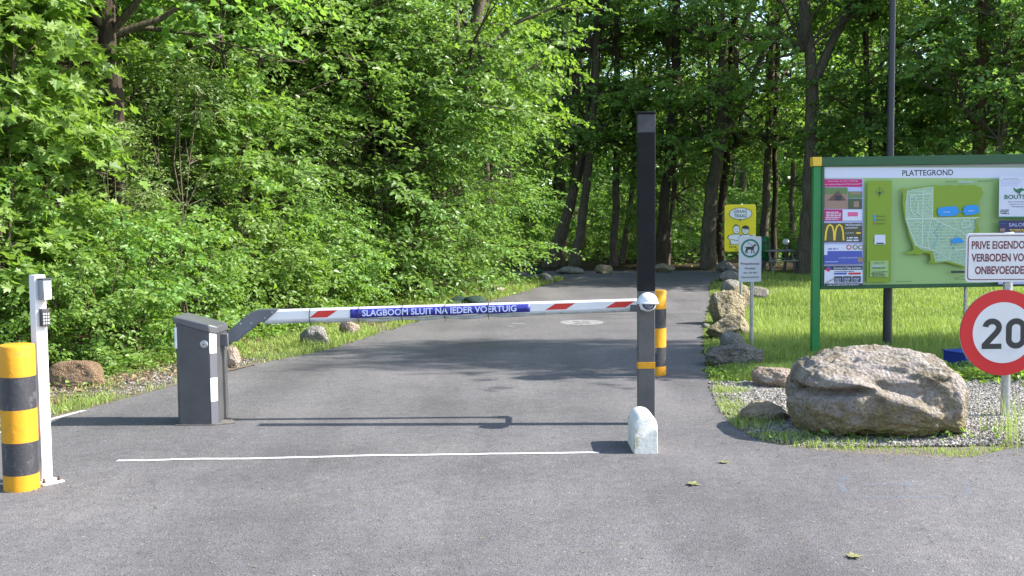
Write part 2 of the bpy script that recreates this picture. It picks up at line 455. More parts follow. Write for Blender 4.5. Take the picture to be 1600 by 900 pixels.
# markings
def marks_mat(name, col, lo, hi, scale, top=1.0):
    m, n, l, b, tc = nodes_of(name)
    z = noise_node(n, l, tc, scale, 8, .75)
    r_ = ramp(n, l, z.outputs['Fac'], [(lo, (0, 0, 0)), (hi, (top, top, top))])
    b.inputs['Base Color'].default_value = (*col, 1); b.inputs['Roughness'].default_value = .8
    l.new(r_.outputs[0], b.inputs['Alpha'])
    return m
WHITE_PAINT = marks_mat('worn white road paint', (.43, .43, .42), .30, .46, 26, .95)
BLUE_SPRAY = marks_mat('faint blue spray paint', (.17, .23, .35), .40, .82, 7, .36)
PALE_PAINT = marks_mat('faint worn paint', (.5, .5, .5), .42, .75, 25)

def strip(mb, pts, wd, z, m):
    L = []
    for i, (x, y) in enumerate(pts):
        a = Vector(pts[max(0, i - 1)]); b = Vector(pts[min(len(pts) - 1, i + 1)]); t = (b - a).normalized()
        L.append((Vector((x - t.y * wd / 2, y + t.x * wd / 2, z)), Vector((x + t.y * wd / 2, y - t.x * wd / 2, z))))
    for (a, b), (c, d) in zip(L, L[1:]): mb.poly([b, d, c, a], m)

b = MB(); strip(b, [(p_[0], p_[1] + rnd.uniform(-.008, .008)) for p_ in smooth_line([G(183, 720), G(240, 719.5), G(290, 717.6), G(420, 716.4), G(560, 712.6), G(700, 710.8), G(830, 708.6), G(936, 707.5)], 4)], .058, .004, WHITE_PAINT)
struct(b.build('stop_line_marking', smooth=0))
b = MB(); strip(b, smooth_line([G(-90, 699), G(0, 676.5), G(85, 654), G(132, 641.5)], 5), .07, .004, WHITE_PAINT)
struct(b.build('edge_line_marking', smooth=0))
b = MB(); c = Vector(G(909, 504)); n_ = 40
OVAL = marks_mat('faded white road disc', (.36, .36, .35), .25, .65, 9, .75)
b.poly([(c.x + .39 * math.cos(2 * math.pi * i / n_), c.y + .46 * math.sin(2 * math.pi * i / n_), .004) for i in range(n_)], OVAL)
f = Face(b, (c.x, c.y, .005), (1, 0, 0), (0, 1, 0), .001)
f.text('20', -.15, -.26, .15, .26, mat('worn lettering asphalt', (.13, .13, .135), .9), .01)
struct(b.build('speed_marking', smooth=0))
b = MB(); strip(b, [G(800, 506), G(822, 506)], .10, .004, PALE_PAINT); strip(b, [G(790, 510), G(806, 510)], .08, .004, PALE_PAINT)
struct(b.build('worn_dash_marking', smooth=0))
b = MB()
strip(b, smooth_line([G(1325, 744), G(1314, 755), G(1320, 768), G(1350, 777), G(1420, 778), G(1480, 777), G(1508, 772), G(1513, 762), G(1505, 752)], 5), .05, .004, BLUE_SPRAY)
strip(b, smooth_line([G(1350, 759), G(1400, 757), G(1460, 761), G(1490, 760)], 4), .03, .0045, BLUE_SPRAY)
strip(b, [G(1417, 752), G(1419, 766)], .035, .005, BLUE_SPRAY)
struct(b.build('survey_marking', smooth=0))

# ------------------------------------------------------------------ numpy scatter meshes
def np_mesh(name, verts, faces_flat, loop_tot, mats, tint=None, smooth=False):
    me = bpy.data.meshes.new(name)
    nv, nf = len(verts), len(loop_tot)
    me.vertices.add(nv); me.vertices.foreach_set('co', np.ascontiguousarray(verts, np.float32).ravel())
    me.loops.add(len(faces_flat)); me.loops.foreach_set('vertex_index', np.ascontiguousarray(faces_flat, np.int32))
    me.polygons.add(nf)
    st = np.zeros(nf, np.int32); st[1:] = np.cumsum(loop_tot)[:-1]
    me.polygons.foreach_set('loop_start', st); me.polygons.foreach_set('loop_total', np.ascontiguousarray(loop_tot, np.int32))
    if tint is not None:
        a = me.attributes.new('tint', 'FLOAT', 'FACE'); a.data.foreach_set('value', np.ascontiguousarray(tint, np.float32))
    for m in mats: me.materials.append(m)
    me.update(calc_edges=True)
    me.polygons.foreach_set('use_smooth', [bool(smooth)] * nf)
    return me

def nrm(a): return a / np.maximum(np.linalg.norm(a, axis=-1, keepdims=True), 1e-9)

def half_leaf(pts, fold):
    """Leaf of two halves folded along the midrib; pts = right outline from base to tip."""
    k = len(pts); vs = [(x, y, fold * x - .10 * y * y) for x, y in pts] + [(-x, y, fold * x - .10 * y * y) for x, y in pts[1:-1]]
    right = list(range(k)); left = [0] + [k + i for i in range(k - 2)] + [k - 1]
    return np.array(vs, np.float32), [right[:], left[::-1]]
T_MAPLE = half_leaf([(0, 0), (.16, -.02), (.44, .02), (.27, .20), (.36, .27), (.68, .50), (.44, .50), (.40, .62), (.16, .50), (.24, .76), (.12, .78), (0, 1.1)], .22)
T_OVAL = half_leaf([(0, 0), (.20, .16), (.30, .42), (.20, .75), (0, 1)], .35)
T_NARROW = half_leaf([(0, 0), (.12, .2), (.17, .5), (.11, .8), (0, 1)], .4)
T_LOBED = half_leaf([(0, 0), (.28, .05), (.33, .26), (.52, .48), (.26, .62), (0, 1)], .25)

def leaf_mesh(name, P, D, N, S, tint, tpl, mats):
    tv, tf = tpl; n = len(P)
    D = nrm(D); X = nrm(np.cross(D, N)); N2 = np.cross(X, D)
    V = P[:, None, :] + S[:, None, None] * (tv[None, :, 0:1] * X[:, None, :] + tv[None, :, 1:2] * D[:, None, :] + tv[None, :, 2:3] * N2[:, None, :])
    k = len(tv); flat = np.concatenate([np.array(f) for f in tf]); tot = np.array([len(f) for f in tf])
    F = (flat[None, :] + (np.arange(n) * k)[:, None]).ravel()
    return np_mesh(name, V.reshape(-1, 3), F, np.tile(tot, n), mats, np.repeat(tint, len(tf)))

def sprays(rng, A, Dr, L, nleaf, size, droop=.3, flat=.8, spread=.9, cen=None):
    """Leaves along twigs: anchors A, twig directions Dr, twig lengths L."""
    n = len(A); Dr = nrm(Dr)
    t = (np.arange(nleaf)[None, :] + rng.random((n, nleaf))) / nleaf
    sgn = np.where(np.arange(nleaf) % 2 == 0, 1, -1)[None, :, None]
    up = np.array([0, 0, 1.0])
    sd_ = nrm(np.cross(Dr, up) + 1e-4)
    P = A[:, None, :] + Dr[:, None, :] * (t * L[:, None])[..., None]
    P[..., 2] -= droop * (t ** 2) * L[:, None]
    Dl = Dr[:, None, :] * .55 + sd_[:, None, :] * sgn * spread + rng.normal(0, .35, (n, nleaf, 3)); Dl[..., 2] -= .25
    out = Dr.copy(); out[:, 2] = 0
    Nl = up * flat + out[:, None, :] * (1 - flat) * 1.2 + rng.normal(0, .38, (n, nleaf, 3))
    S = size * (.55 + .6 * rng.random((n, nleaf))) * (1.1 - .35 * t)
    P = P + nrm(Dl) * (S * .3)[..., None]
    base = rng.random(n)[:, None] * .5
    T = base + rng.random((n, nleaf)) * .5
    f = lambda a: a.reshape(-1, 3)
    return f(P), f(Dl), f(Nl), S.ravel(), T.ravel()

def twig_mesh(name, segs, m, seg=4):
    """Thin tapered prisms (a, b, ra, rb)."""
    A = np.array([s[0] for s in segs]); B = np.array([s[1] for s in segs]); ra = np.array([s[2] for s in segs]); rb = np.array([s[3] for s in segs])
    t = nrm(B - A); ref = np.where(np.abs(t[:, 2:3]) > .9, np.array([[1., 0, 0]]), np.array([[0, 0, 1.]]))
    u = nrm(np.cross(t, ref)); v = np.cross(t, u)
    ang = np.arange(seg) * 2 * np.pi / seg
    off = np.cos(ang)[None, :, None] * u[:, None, :] + np.sin(ang)[None, :, None] * v[:, None, :]
    V = np.concatenate([A[:, None, :] + off * ra[:, None, None], B[:, None, :] + off * rb[:, None, None]], 1).reshape(-1, 3)
    q = np.array([[i, (i + 1) % seg, (i + 1) % seg + seg, i + seg] for i in range(seg)])
    F = (q[None] + (np.arange(len(segs)) * 2 * seg)[:, None, None]).ravel()
    return np_mesh(name, V, F, np.full(len(segs) * seg, 4), [m], None, True)

def branchy(rng, stems, targets, r0):
    """Stems are polylines; a curved limb runs from the nearest stem point below each target to it."""
    segs = []
    pts = []
    for st, ra, rb in stems:
        n = len(st)
        for i in range(n - 1):
            f0, f1 = i / (n - 1), (i + 1) / (n - 1)
            segs.append((st[i], st[i + 1], ra + (rb - ra) * f0, ra + (rb - ra) * f1))
        for i in range(n): pts.append(st[i])
    pts = np.array(pts)
    for c in targets:
        d = np.linalg.norm(pts - (c - np.array([0, 0, .35 * np.linalg.norm(c[:2] - pts[:, :2].mean(0))])), axis=1) + np.where(pts[:, 2] > c[2], 3, 0)
        a = pts[np.argmin(d)]; L = np.linalg.norm(c - a)
        m1 = a + (c - a) * .4 + np.array([0, 0, .08 * L]) + rng.normal(0, .05 * L, 3)
        m2 = a + (c - a) * .75 + np.array([0, 0, .07 * L]) + rng.normal(0, .04 * L, 3)
        r = r0 * (.5 + .5 * min(1, L / 2))
        segs += [(a, m1, r, r * .7), (m1, m2, r * .7, r * .45), (m2, c, r * .45, r * .2)]
        for _ in range(3):
            e = c + rng.normal(0, .22 * L + .1, 3) * np.array([1, 1, .5]); segs.append((m2 if rng.random() < .5 else c, e, r * .3, r * .1))
    return segs

def make_crown(seed, kind):
    """Returns (limb mesh, leaf mesh) of one plant, root at the origin."""
    rng = np.random.default_rng(seed)
    K = dict(
        tall=dict(z=(4.2, 17), r=3.6, ncl=40, cr=(.7, 1.2), sp=15, nl=15, L=.75, size=.17, tpl=T_LOBED, m=LEAF_DARK, flat=.7, low=.75, limb=.07, stems=1),
        tall_open=dict(z=(3.4, 16), r=3.2, ncl=38, cr=(.65, 1.1), sp=14, nl=15, L=.7, size=.16, tpl=T_LOBED, m=LEAF_MAPLE, flat=.7, low=.7, limb=.06, stems=1),
        young=dict(z=(1.2, 9.5), r=2.2, ncl=60, cr=(.5, .85), sp=14, nl=15, L=.55, size=.13, tpl=T_LOBED, m=LEAF_OVAL, flat=.75, low=.85, limb=.035, stems=1),
        maple=dict(z=(.5, 5.0), r=1.35, ncl=36, cr=(.28, .5), sp=10, nl=9, L=.48, size=.165, tpl=T_MAPLE, m=LEAF_MAPLE, flat=.72, low=.9, limb=.02, stems=3),
        cherry=dict(z=(.6, 5.4), r=1.5, ncl=54, cr=(.26, .48), sp=11, nl=15, L=.5, size=.115, tpl=T_NARROW, m=LEAF_CHERRY, flat=.6, low=.8, limb=.018, stems=4),
        beech=dict(z=(.25, 5.0), r=1.7, ncl=62, cr=(.33, .6), sp=12, nl=16, L=.5, size=.095, tpl=T_OVAL, m=LEAF_OVAL, flat=.88, low=1.0, limb=.02, stems=3),
        shrub=dict(z=(.08, 1.9), r=.95, ncl=44, cr=(.2, .34), sp=9, nl=12, L=.32, size=.092, tpl=T_OVAL, m=LEAF_MAPLE, flat=.65, low=1.0, limb=.010, stems=6),
        dark_shrub=dict(z=(.1, 2.6), r=1.3, ncl=40, cr=(.3, .5), sp=9, nl=12, L=.4, size=.13, tpl=T_OVAL, m=LEAF_DARK, flat=.7, low=1.0, limb=.014, stems=5),
    )[kind]
    z0, z1 = K['z']; H = z1 - z0
    u = rng.random(K['ncl']); 
    zc = z0 + H * (u * .96 + .02)
    prof = np.where(u < .35, K['low'] + (1 - K['low']) * u / .35, np.sqrt(np.clip(1 - ((u - .35) / .68) ** 2, .06, 1)))
    rr = K['r'] * prof * np.sqrt(.15 + .85 * rng.random(K['ncl'])) * .95
    an = rng.random(K['ncl']) * 2 * np.pi
    C = np.stack([rr * np.cos(an), rr * np.sin(an), zc], 1)
    stems = []
    for i in range(K['stems']):
        a = rng.random() * 6.28; lean = 0 if K['stems'] == 1 else rng.uniform(.15, .75) * K['r']
        n = 7; st = np.array([[math.cos(a) * lean * (t ** 1.3) + rng.normal(0, .02 * H ** .5) * (t > 0), math.sin(a) * lean * (t ** 1.3) + rng.normal(0, .02 * H ** .5) * (t > 0), z1 * .92 * t] for t in np.linspace(0 if K['stems'] > 1 else .3, 1, n)])
        stems.append((st, K['limb'] * (1.5 if K['stems'] > 1 else 1.2), K['limb'] * .4))
    limbs = branchy(rng, stems, C, K['limb'])
    out = C.copy(); out[:, 2] = 0; out = nrm(out + 1e-3)
    cr = rng.uniform(*K['cr'], K['ncl'])
    idx = np.repeat(np.arange(K['ncl']), K['sp'])
    off = rng.normal(0, .5, (len(idx), 3)) * cr[idx][:, None]; off[:, 2] *= .45
    A = C[idx] + off
    Dr = nrm(off * np.array([1, 1, .5]) + 1e-3) * .9 + out[idx] * .75 + rng.normal(0, .35, (len(idx), 3)) * np.array([1, 1, .5])
    Dr[:, 2] += rng.uniform(-.25, .22, len(idx))
    A[:, 2] = np.maximum(A[:, 2], .06)
    L = K['L'] * rng.uniform(.6, 1.2, len(idx))
    P, D, N, S, T = sprays(rng, A, Dr, L, K['nl'], K['size'], .3, K['flat'])
    keep = P[:, 2] > .03
    lm = leaf_mesh(kind.replace('_', ' ') + ' leaves', P[keep], D[keep], N[keep], S[keep], T[keep], K['tpl'], [K['m']])
    tm = twig_mesh(kind.replace('_', ' ') + ' limbs', limbs, BARK if K['stems'] == 1 else TWIG, 5)
    return tm, lm

CROWN = {k: [make_crown(s, k) for s in ss] for k, ss in dict(tall=(11, 12, 13), tall_open=(21, 22), young=(31, 32), maple=(41, 42), cherry=(51, 52),
                                                             beech=(61, 62), shrub=(71, 72), dark_shrub=(81,)).items()}

def trunk_mesh(seed, h, r0, lean=0.0, m=BARK):
    q = random.Random(seed); b = MB(); pts, rad = [], []
    n = 10; a = q.random() * 6.28
    for i in range(n + 1):
        t = i / n
        pts.append((math.cos(a) * lean * t * t + q.uniform(-.07, .07) * (i > 1), math.sin(a) * lean * t * t + q.uniform(-.07, .07) * (i > 1), -.2 + (h + .2) * t))
        rad.append(r0 * (1.0 - .68 * t) * (1 + (.5 if i == 0 else .12 if i == 1 else 0)))
    b.tube(pts, rad, m, 10)
    o = b.build('trunk'); me = o.data; bpy.data.objects.remove(o); return me
TRUNKS = [trunk_mesh(1, 13, .20, .5), trunk_mesh(2, 13, .26, .9, BARK_DARK), trunk_mesh(3, 12, .16, .3), trunk_mesh(4, 13, .22, 1.2)]
TRUNK_YOUNG = [trunk_mesh(5, 8, .075, .3), trunk_mesh(6, 8, .09, .5, BARK_DARK)]

def child(name, me, parent, loc=(0, 0, 0), rz=0, sc=1):
    o = bpy.data.objects.new(name, me); COL.objects.link(o); o.parent = parent
    o.location = loc; o.rotation_euler = (0, 0, rz); o.scale = (sc, sc, sc) if isinstance(sc, (int, float)) else sc
    return o

PROTO = {}
def plant(kind, var, loc, label, cat, group, h=1.0, rz=0.0, tilt=(0, 0), name=None, trunk=0):
    """A tree or shrub; the first of each kind is built, every other is a copy with copies of its parts."""
    key = (kind, var, trunk)
    if key not in PROTO:
        nm = name or {'maple': 'young_maple', 'cherry': 'bird_cherry', 'beech': 'beech_sapling', 'shrub': 'broadleaf_shrub', 'dark_shrub': 'understory_shrub', 'young': 'young_tree'}.get(kind, 'tree')
        root = thing(nm, '', '', (0, 0, 0))
        limb, leaf = CROWN[kind][var]
        if kind in ('tall', 'tall_open'): child('trunk', TRUNKS[trunk], root)
        if kind == 'young': child('trunk', TRUNK_YOUNG[trunk % 2], root)
        child('limbs' if kind in ('tall', 'tall_open', 'young') else 'stems', limb, root); child('crown', leaf, root)
        PROTO[key] = (root, list(root.children)); first = True
    else: first = False
    src, kids = PROTO[key]
    if first: o = src
    else:
        o = src.copy(); COL.objects.link(o)
        for k in kids:
            c2 = k.copy(); COL.objects.link(c2); c2.parent = o
    o.location = (loc[0], loc[1], 0); o.rotation_euler = (tilt[0], tilt[1], rz); o.scale = (h, h, h)
    for k in ('group',):
        if k in o: del o[k]
    tag(o, label, cat, group); return o

# ------------------------------------------------------------------ woodland
ORD = ['first', 'second', 'third', 'fourth', 'fifth', 'sixth', 'seventh', 'eighth', 'ninth', 'tenth', 'eleventh', 'twelfth', 'thirteenth', 'fourteenth', 'fifteenth', 'sixteenth',
       'seventeenth', 'eighteenth', 'nineteenth', 'twentieth'] + ['twenty-' + s for s in ('first', 'second', 'third', 'fourth', 'fifth', 'sixth', 'seventh', 'eighth', 'ninth')] + ['thirtieth']
FRONT = [Vector(p) for p in smooth_line([(-9.5, 10.6), (-6.6, 11.5), (-5.1, 12.8), (-4.2, 15), (-3.45, 18), (-2.7, 21.5), (-1.7, 25.5), (-.6, 29.5), (-.6, 31.3), (-3, 32.4), (-8, 33.1)], 8)]
def along(spacing, off, q, jit=.3):
    """Points at OFF metres behind the thicket's front line, one every SPACING metres."""
    out, acc, s_tot = [], 0.0, 0.0
    for a, b_ in zip(FRONT, FRONT[1:]):
        L = (b_ - a).length; t = (b_ - a).normalized(); nl = Vector((-t.y, t.x))
        while acc < L:
            p = a + t * acc + nl * off
            out.append((p.x + q.uniform(-jit, jit), p.y + q.uniform(-jit, jit), s_tot + acc)); acc += spacing
        acc -= L; s_tot += L
    return out

q = random.Random(5)
cnt = {}
def nth(k):
    cnt[k] = cnt.get(k, 0) + 1; return ORD[cnt[k] - 1]
FROM = 'from the card reader pillar'
for x, y, s_ in along(1.12, .75, q, .22):
    if s_ > 24.5 and q.random() < .3: continue
    k = nth('shrub')
    plant('shrub', q.randrange(2), (x, y), f'{k} low leafy shrub along the edge of the left thicket, {FROM}', 'shrub', 'low shrubs along the left verge', q.uniform(.62, 1.12), q.random() * 6.3)
for x, y, s_ in along(1.55, 1.9, q, .3):
    kind = 'maple' if s_ < 7.0 else ('cherry' if s_ < 9.6 else ('maple' if s_ < 12 or q.random() < .2 else 'beech'))
    if kind == 'beech': lab = 'beech sapling with layered small leaves, {} front one ' + FROM
    elif kind == 'cherry': lab = 'bird cherry with narrow glossy leaves, {} front one ' + FROM
    else: lab = 'young maple with broad lobed leaves, {} front one ' + FROM
    if kind == 'cherry': pass
    pxx = 800 + FPX * x / y; shy = .62 if 40 < pxx < 235 else 1
    plant(kind, q.randrange(2), (x, y), lab.format(nth(kind)), {'maple': 'young tree', 'cherry': 'young tree', 'beech': 'sapling'}[kind], 'front saplings of the left thicket', shy * q.uniform(.72, 1.0), q.random() * 6.3)
for x, y, s_ in along(1.9, 3.3, q, .4):
    kind = ('cherry', 'maple', 'beech')[q.randrange(3)] if s_ < 12 else ('beech', 'beech', 'maple')[q.randrange(3)]
    lab = {'beech': 'taller beech sapling in the second row, {} ' + FROM, 'cherry': 'taller narrow-leaved cherry in the second row, {} ' + FROM,
           'maple': 'taller lobe-leaved maple in the second row, {} ' + FROM}[kind].format(nth(kind + '2'))
    pxx = 800 + FPX * x / y
    if 60 < pxx < 225: continue
    plant(kind, q.randrange(2), (x, y), lab, 'young tree', 'second row of the left thicket', q.uniform(1.1, 1.4), q.random() * 6.3)
for x, y, s_ in along(2.3, 5.2, q, .6):
    pxx = 800 + FPX * x / y
    if 40 < pxx < 225: continue
    plant('young', q.randrange(2), (x, y), f'slim young tree rising behind the left thicket, {nth("young")} {FROM}', 'young tree', 'slim trees behind the left thicket', q.uniform(.85, 1.15), q.random() * 6.3, trunk=q.randrange(2))

for x, y, s_ in along(2.5, 7.6, q, .7):
    pxx = 800 + FPX * x / y
    if 40 < pxx < 225 or pxx < -60 or s_ > 25: continue
    plant('young', q.randrange(2), (x, y), f'tall slim third-row tree of the left thicket, {nth("young3")} {FROM}', 'young tree', 'slim trees behind the left thicket', q.uniform(1.0, 1.3), q.random() * 6.3, trunk=q.randrange(2))
for i, (x, y, s_) in enumerate([(-2.75, 23.4, 1.35), (-2.2, 24.6, 1.45), (-3.5, 23.9, 1.5), (-1.5, 25.9, 1.3), (-4.6, 22.5, 1.6), (-5.2, 20.8, 1.6)]):
    plant('beech', i % 2, (x, y), f'{ORD[i]} tall beech sapling around the foot of the strongly leaning trunk', 'young tree', 'beeches round the leaning trunk', s_, i * 1.7)

def trunk_tree(name, label, Y, pts, branches=(), m=BARK, crown=None, csc=1.0, cz=0.0, group=None, seg=12):
    """A tree whose leaning trunk and forks follow points (px, py, width px) measured at depth Y."""
    P = [AT(px, py, Y) for px, py, wd in pts]
    base = Vector((P[0].x, Y, 0)); s_ = FPX / Y
    root = thing(name, label, 'tree', tuple(base), group)
    b = MB()
    r_ = [wd * .86 / s_ / 2 for _, _, wd in pts]
    P[0] = base + Vector((0, 0, -.15)); d = (P[-1] - P[-2]).normalized()
    while P[-1].z < 12: P.append(P[-1] + d * 2 + Vector((0, 0, .3))); r_.append(r_[-1] * .85)
    qq = random.Random(int(pts[0][0])); yo = 0.0
    PP, RR = [], []
    for i in range(len(P) - 1):
        for k in range(3):
            t = k / 3; PP.append(P[i].lerp(P[i + 1], t) + Vector((qq.uniform(-.03, .03), qq.uniform(-.05, .05), 0)) * (i + k > 0)); RR.append((r_[i] * (1 - t) + r_[i + 1] * t) * qq.uniform(.94, 1.06))
    PP.append(P[-1]); RR.append(r_[-1])
    RR[0] *= 1.25; RR[1] *= 1.05
    b.tube(PP, RR, m, seg); b.build('trunk', root, smooth=60)
    for br in branches:
        B = [AT(px, py, Y) for px, py, wd in br]; rb = [wd / s_ / 2 for _, _, wd in br]
        d = (B[-1] - B[-2]).normalized()
        for i in range(3): B.append(B[-1] + d * 1.2 + Vector((0, 0, .15))); rb.append(rb[-1] * .75)
        b = MB(); b.tube(B, rb, m, 8); b.build('limb', root, smooth=60)
    kind, var = crown or (('tall', int(pts[0][0]) % 3) if pts[0][0] < 700 else ('tall_open', int(pts[0][0]) % 2))
    limb, leaf = CROWN[kind][var % len(CROWN[kind])]
    top = P[-1]; off = (top.x - base.x) * .55
    rz = qq.random() * 6.3
    child('limbs', limb, root, (off, 0, cz), rz, csc); child('crown', leaf, root, (off, 0, cz), rz, csc)
    return root

TT = trunk_tree
TT('tree', 'thick dark trunk leaning right at the upper left behind young maples', 17.0, [(78, 520, 40), (84, 300, 36), (93, 147, 31), (115, 0, 29)], m=BARK_DARK)
TT('tree', 'straight trunk behind the bird cherries, second thick trunk from the left edge', 16.4, [(192, 520, 38), (187, 355, 34), (180, 220, 32), (167, 0, 31)], m=BARK_DARK)
TT('tree', 'slim trunk against a patch of blue sky above the beech saplings', 24, [(458, 470, 14), (465, 200, 12.5), (471, 70, 12), (474, 0, 11)], crown=('tall_open', 0), cz=.8)
TT('tree', 'strongly leaning trunk rising out of the beech thicket left of the road', 26, [(640, 457, 27), (668, 330, 25), (693, 244, 24), (700, 195, 23), (718, 122, 22), (737, 63, 21), (752, 0, 20)], crown=('tall_open', 1))
TT('tree', 'thin pale trunk just left of the strongly leaning trunk', 24.5, [(655, 465, 12), (659, 303, 11), (669, 171, 10), (698, 0, 10)], crown=('tall_open', 0), cz=.6)
TT('tree', 'leaning trunk at the far left corner where the road bends away', 39.5, [(857, 420, 24), (874, 370, 20), (890, 322, 18), (908, 256, 16), (926, 150, 14), (940, 0, 13)])
TT('tree', 'thin trunk beside the leaning trunk at the far road bend', 41, [(874, 416, 12), (886, 355, 10), (895, 253, 9), (900, 0, 8)])
TT('tree', 'brown trunk leaning right beyond the flat boulder at the road end', 39, [(895, 418, 20), (906, 370, 17), (921, 253, 14), (930, 120, 13), (933, 0, 12)])
TT('tree', 'upright trunk directly behind the upright boulder at the road end', 40, [(958, 418, 15), (961, 350, 13), (964, 267, 12), (966, 0, 10)])
TT('tree', 'slanting slim trunk between the upright boulder and the tall dark post', 42, [(970, 414, 12), (985, 315, 10), (996, 200, 9), (1004, 0, 8)])
TT('tree', 'trunk leaning right just past the tall dark barrier post', 38.5, [(1030, 418, 24), (1036, 340, 20), (1044, 271, 18), (1053, 180, 17), (1057, 90, 16), (1056, 0, 15)], m=BARK_DARK)
TT('tree', 'thin crooked stem right of the trunk beside the dark post', 40, [(1043, 416, 8), (1046, 370, 7), (1051, 315, 6), (1058, 150, 6), (1062, 0, 5)], crown=('young', 0))
TT('tree', 'big forked trunk at the right end of the road beside the yellow sign', 37.5,
   [(1107, 421, 30), (1108, 370, 27), (1110, 315, 25), (1119, 257, 23), (1128, 202, 20), (1131, 73, 16), (1124, 0, 14)],
   [[(1126, 222, 14), (1140, 196, 12.5), (1159, 161, 12), (1185, 103, 11), (1207, 44, 10), (1225, 0, 9)], [(1128, 205, 11), (1141, 180, 10), (1152, 73, 9), (1178, 0, 8)]], m=BARK)
TT('tree', 'second trunk pressed close behind the big forked trunk', 39, [(1124, 417, 17), (1126, 350, 15), (1136, 240, 14), (1142, 100, 12), (1150, 0, 11)], m=BARK_DARK)
TT('tree', 'upright trunk behind the green litter bin', 38, [(1191, 421, 18), (1196, 330, 15), (1203, 205, 13), (1205, 121, 12), (1208, 0, 11)])
TT('tree', 'darker slim trunk just right of the one behind the litter bin', 39, [(1207, 418, 12), (1210, 322, 10), (1212, 212, 9), (1214, 0, 8)], m=BARK_DARK)
TT('tree', 'tall forked grey trunk at the left edge of the map board', 33, [(1256, 431, 36), (1259, 380, 29), (1263, 320, 26), (1266, 235, 24), (1268, 125, 23), (1260, 37, 17), (1258, 0, 16)],
   [[(1270, 130, 16), (1280, 112, 15), (1300, 66, 14), (1320, 28, 13), (1338, -6, 12)]], cz=2.5)
TT('tree', 'thin dark trunk left of the dark lamp pole above the map board', 34, [(1366, 420, 9), (1359, 162, 8), (1352, 118, 7), (1349, 0, 6)], crown=('tall_open', 1), m=BARK_DARK)
TT('tree', 'reddish trunk among pale leaves at the upper right corner', 30.5, [(1527, 436, 26), (1530, 236, 22), (1534, 155, 20), (1537, 0, 18)], crown=('tall_open', 0), m=BARK_IVY)
TT('tree', 'branching trunk right of the dark lamp pole above the map board', 33.5, [(1470, 430, 18), (1471, 240, 15), (1472, 90, 13), (1478, 0, 11)],
   [[(1471, 95, 8), (1450, 50, 7), (1424, 9, 6)], [(1472, 80, 7), (1455, 20, 6), (1448, -10, 5)]], crown=('tall_open', 1), m=BARK_DARK)

# the wood behind, one tree at a time
placed = [(o.location.x, o.location.y) for o in COL.objects if o.parent is None and o.get('category') == 'tree']
def fx(Y):
    for a, b_ in zip(FRONT, FRONT[1:]):
        if (a.y - Y) * (b_.y - Y) <= 0 and b_.y < 32 and abs(b_.y - a.y) > 1e-6: return a.x + (b_.x - a.x) * (Y - a.y) / (b_.y - a.y)
    return 99
q = random.Random(17); tries = 0; kept = 0
while tries < 9000 and kept < 135:
    tries += 1
    y = q.uniform(15, 84); x = q.uniform(-.5 * y - 2.5, .46 * y)
    if y < 32:
        left = x < fx(y) - 6.5; right = False
        if not (left or right): continue
    elif y < 41 and not (x < -16 - (39 - y) * 2): continue
    elif 30 < y < 41 and x < 9 and y < 41: continue
    if y < 47 and 820 < 800 + FPX * x / y < 1075: continue
    gap = (3.6 if x < 0 else 6.5) if y < 41 else (4.6 if x < 0 else 6.4) if y < 60 else 5.4
    if any((x - a) ** 2 + (y - c) ** 2 < gap * gap for a, c in placed): continue
    placed.append((x, y)); kept += 1
    far = y > 41
    if x < fx(min(y, 31)) - 5 and y < 41: lab, grp = 'woodland tree standing in the shade behind the left thicket', 'trees behind the left thicket'
    elif not far: lab, grp = 'woodland tree at the back of the lawn behind the map board', 'trees behind the lawn'
    else: lab, grp = 'tree of the dark wood beyond the far end of the road', 'trees of the wood beyond the road'
    kind = ('tall', 'tall', 'tall_open')[q.randrange(3)]; var = q.randrange(len(CROWN[kind]))
    plant(kind, var, (x, y), lab, 'tree', grp, q.uniform(.85, 1.2) * (.78 if x > 4 and y < 60 else 1), q.random() * 6.3, (q.uniform(-.07, .07), q.uniform(-.07, .07)), trunk=q.randrange(4))
q = random.Random(41)  # extra trees out of view on the right, added to shade the low wood
for x, y in [(24.5, 45.5), (27.5, 44), (25.5, 49), (29.5, 48.5), (27.5, 53), (31.5, 52.5), (30.5, 57)]:
    plant('tall', q.randrange(3), (x, y), 'unseen woodland tree added right of the wood to shade its floor', 'tree', 'trees added to shade the wood floor', q.uniform(.9, 1.1), q.random() * 6.3, trunk=q.randrange(4))
# understorey
q = random.Random(23); us = []
for i in range(900):
    y = q.uniform(30, 80); x = q.uniform(-.45 * y, .5 * y)
    if y < 42 and not (x > 11 and y > 31): continue
    if any((x - a) ** 2 + (y - c) ** 2 < 5.5 for a, c in us): continue
    us.append((x, y))
    lawnside = y < 42
    plant('dark_shrub', 0, (x, y), 'leafy understorey bush along the back of the lawn' if lawnside else 'leafy understorey bush in the dark wood beyond the road', 'bush',
          'bushes at the back of the lawn' if lawnside else 'bushes in the wood beyond the road', q.uniform(.7, 1.35), q.random() * 6.3)
    if len(us) > 105: break
q = random.Random(29)
for i, (x, y) in enumerate([(13.2, 28.8), (15.5, 29.8), (16.8, 31.5), (11.6, 33.2), (14.2, 32.4), (18.2, 30.5), (12.6, 35.2)]):
    plant('young', i % 2, (x, y), f'{ORD[i]} young tree with low pale foliage behind the lawn, counted from the reddish trunk', 'young tree', 'young trees behind the map board', q.uniform(.9, 1.2), q.random() * 6.3, trunk=i % 2)
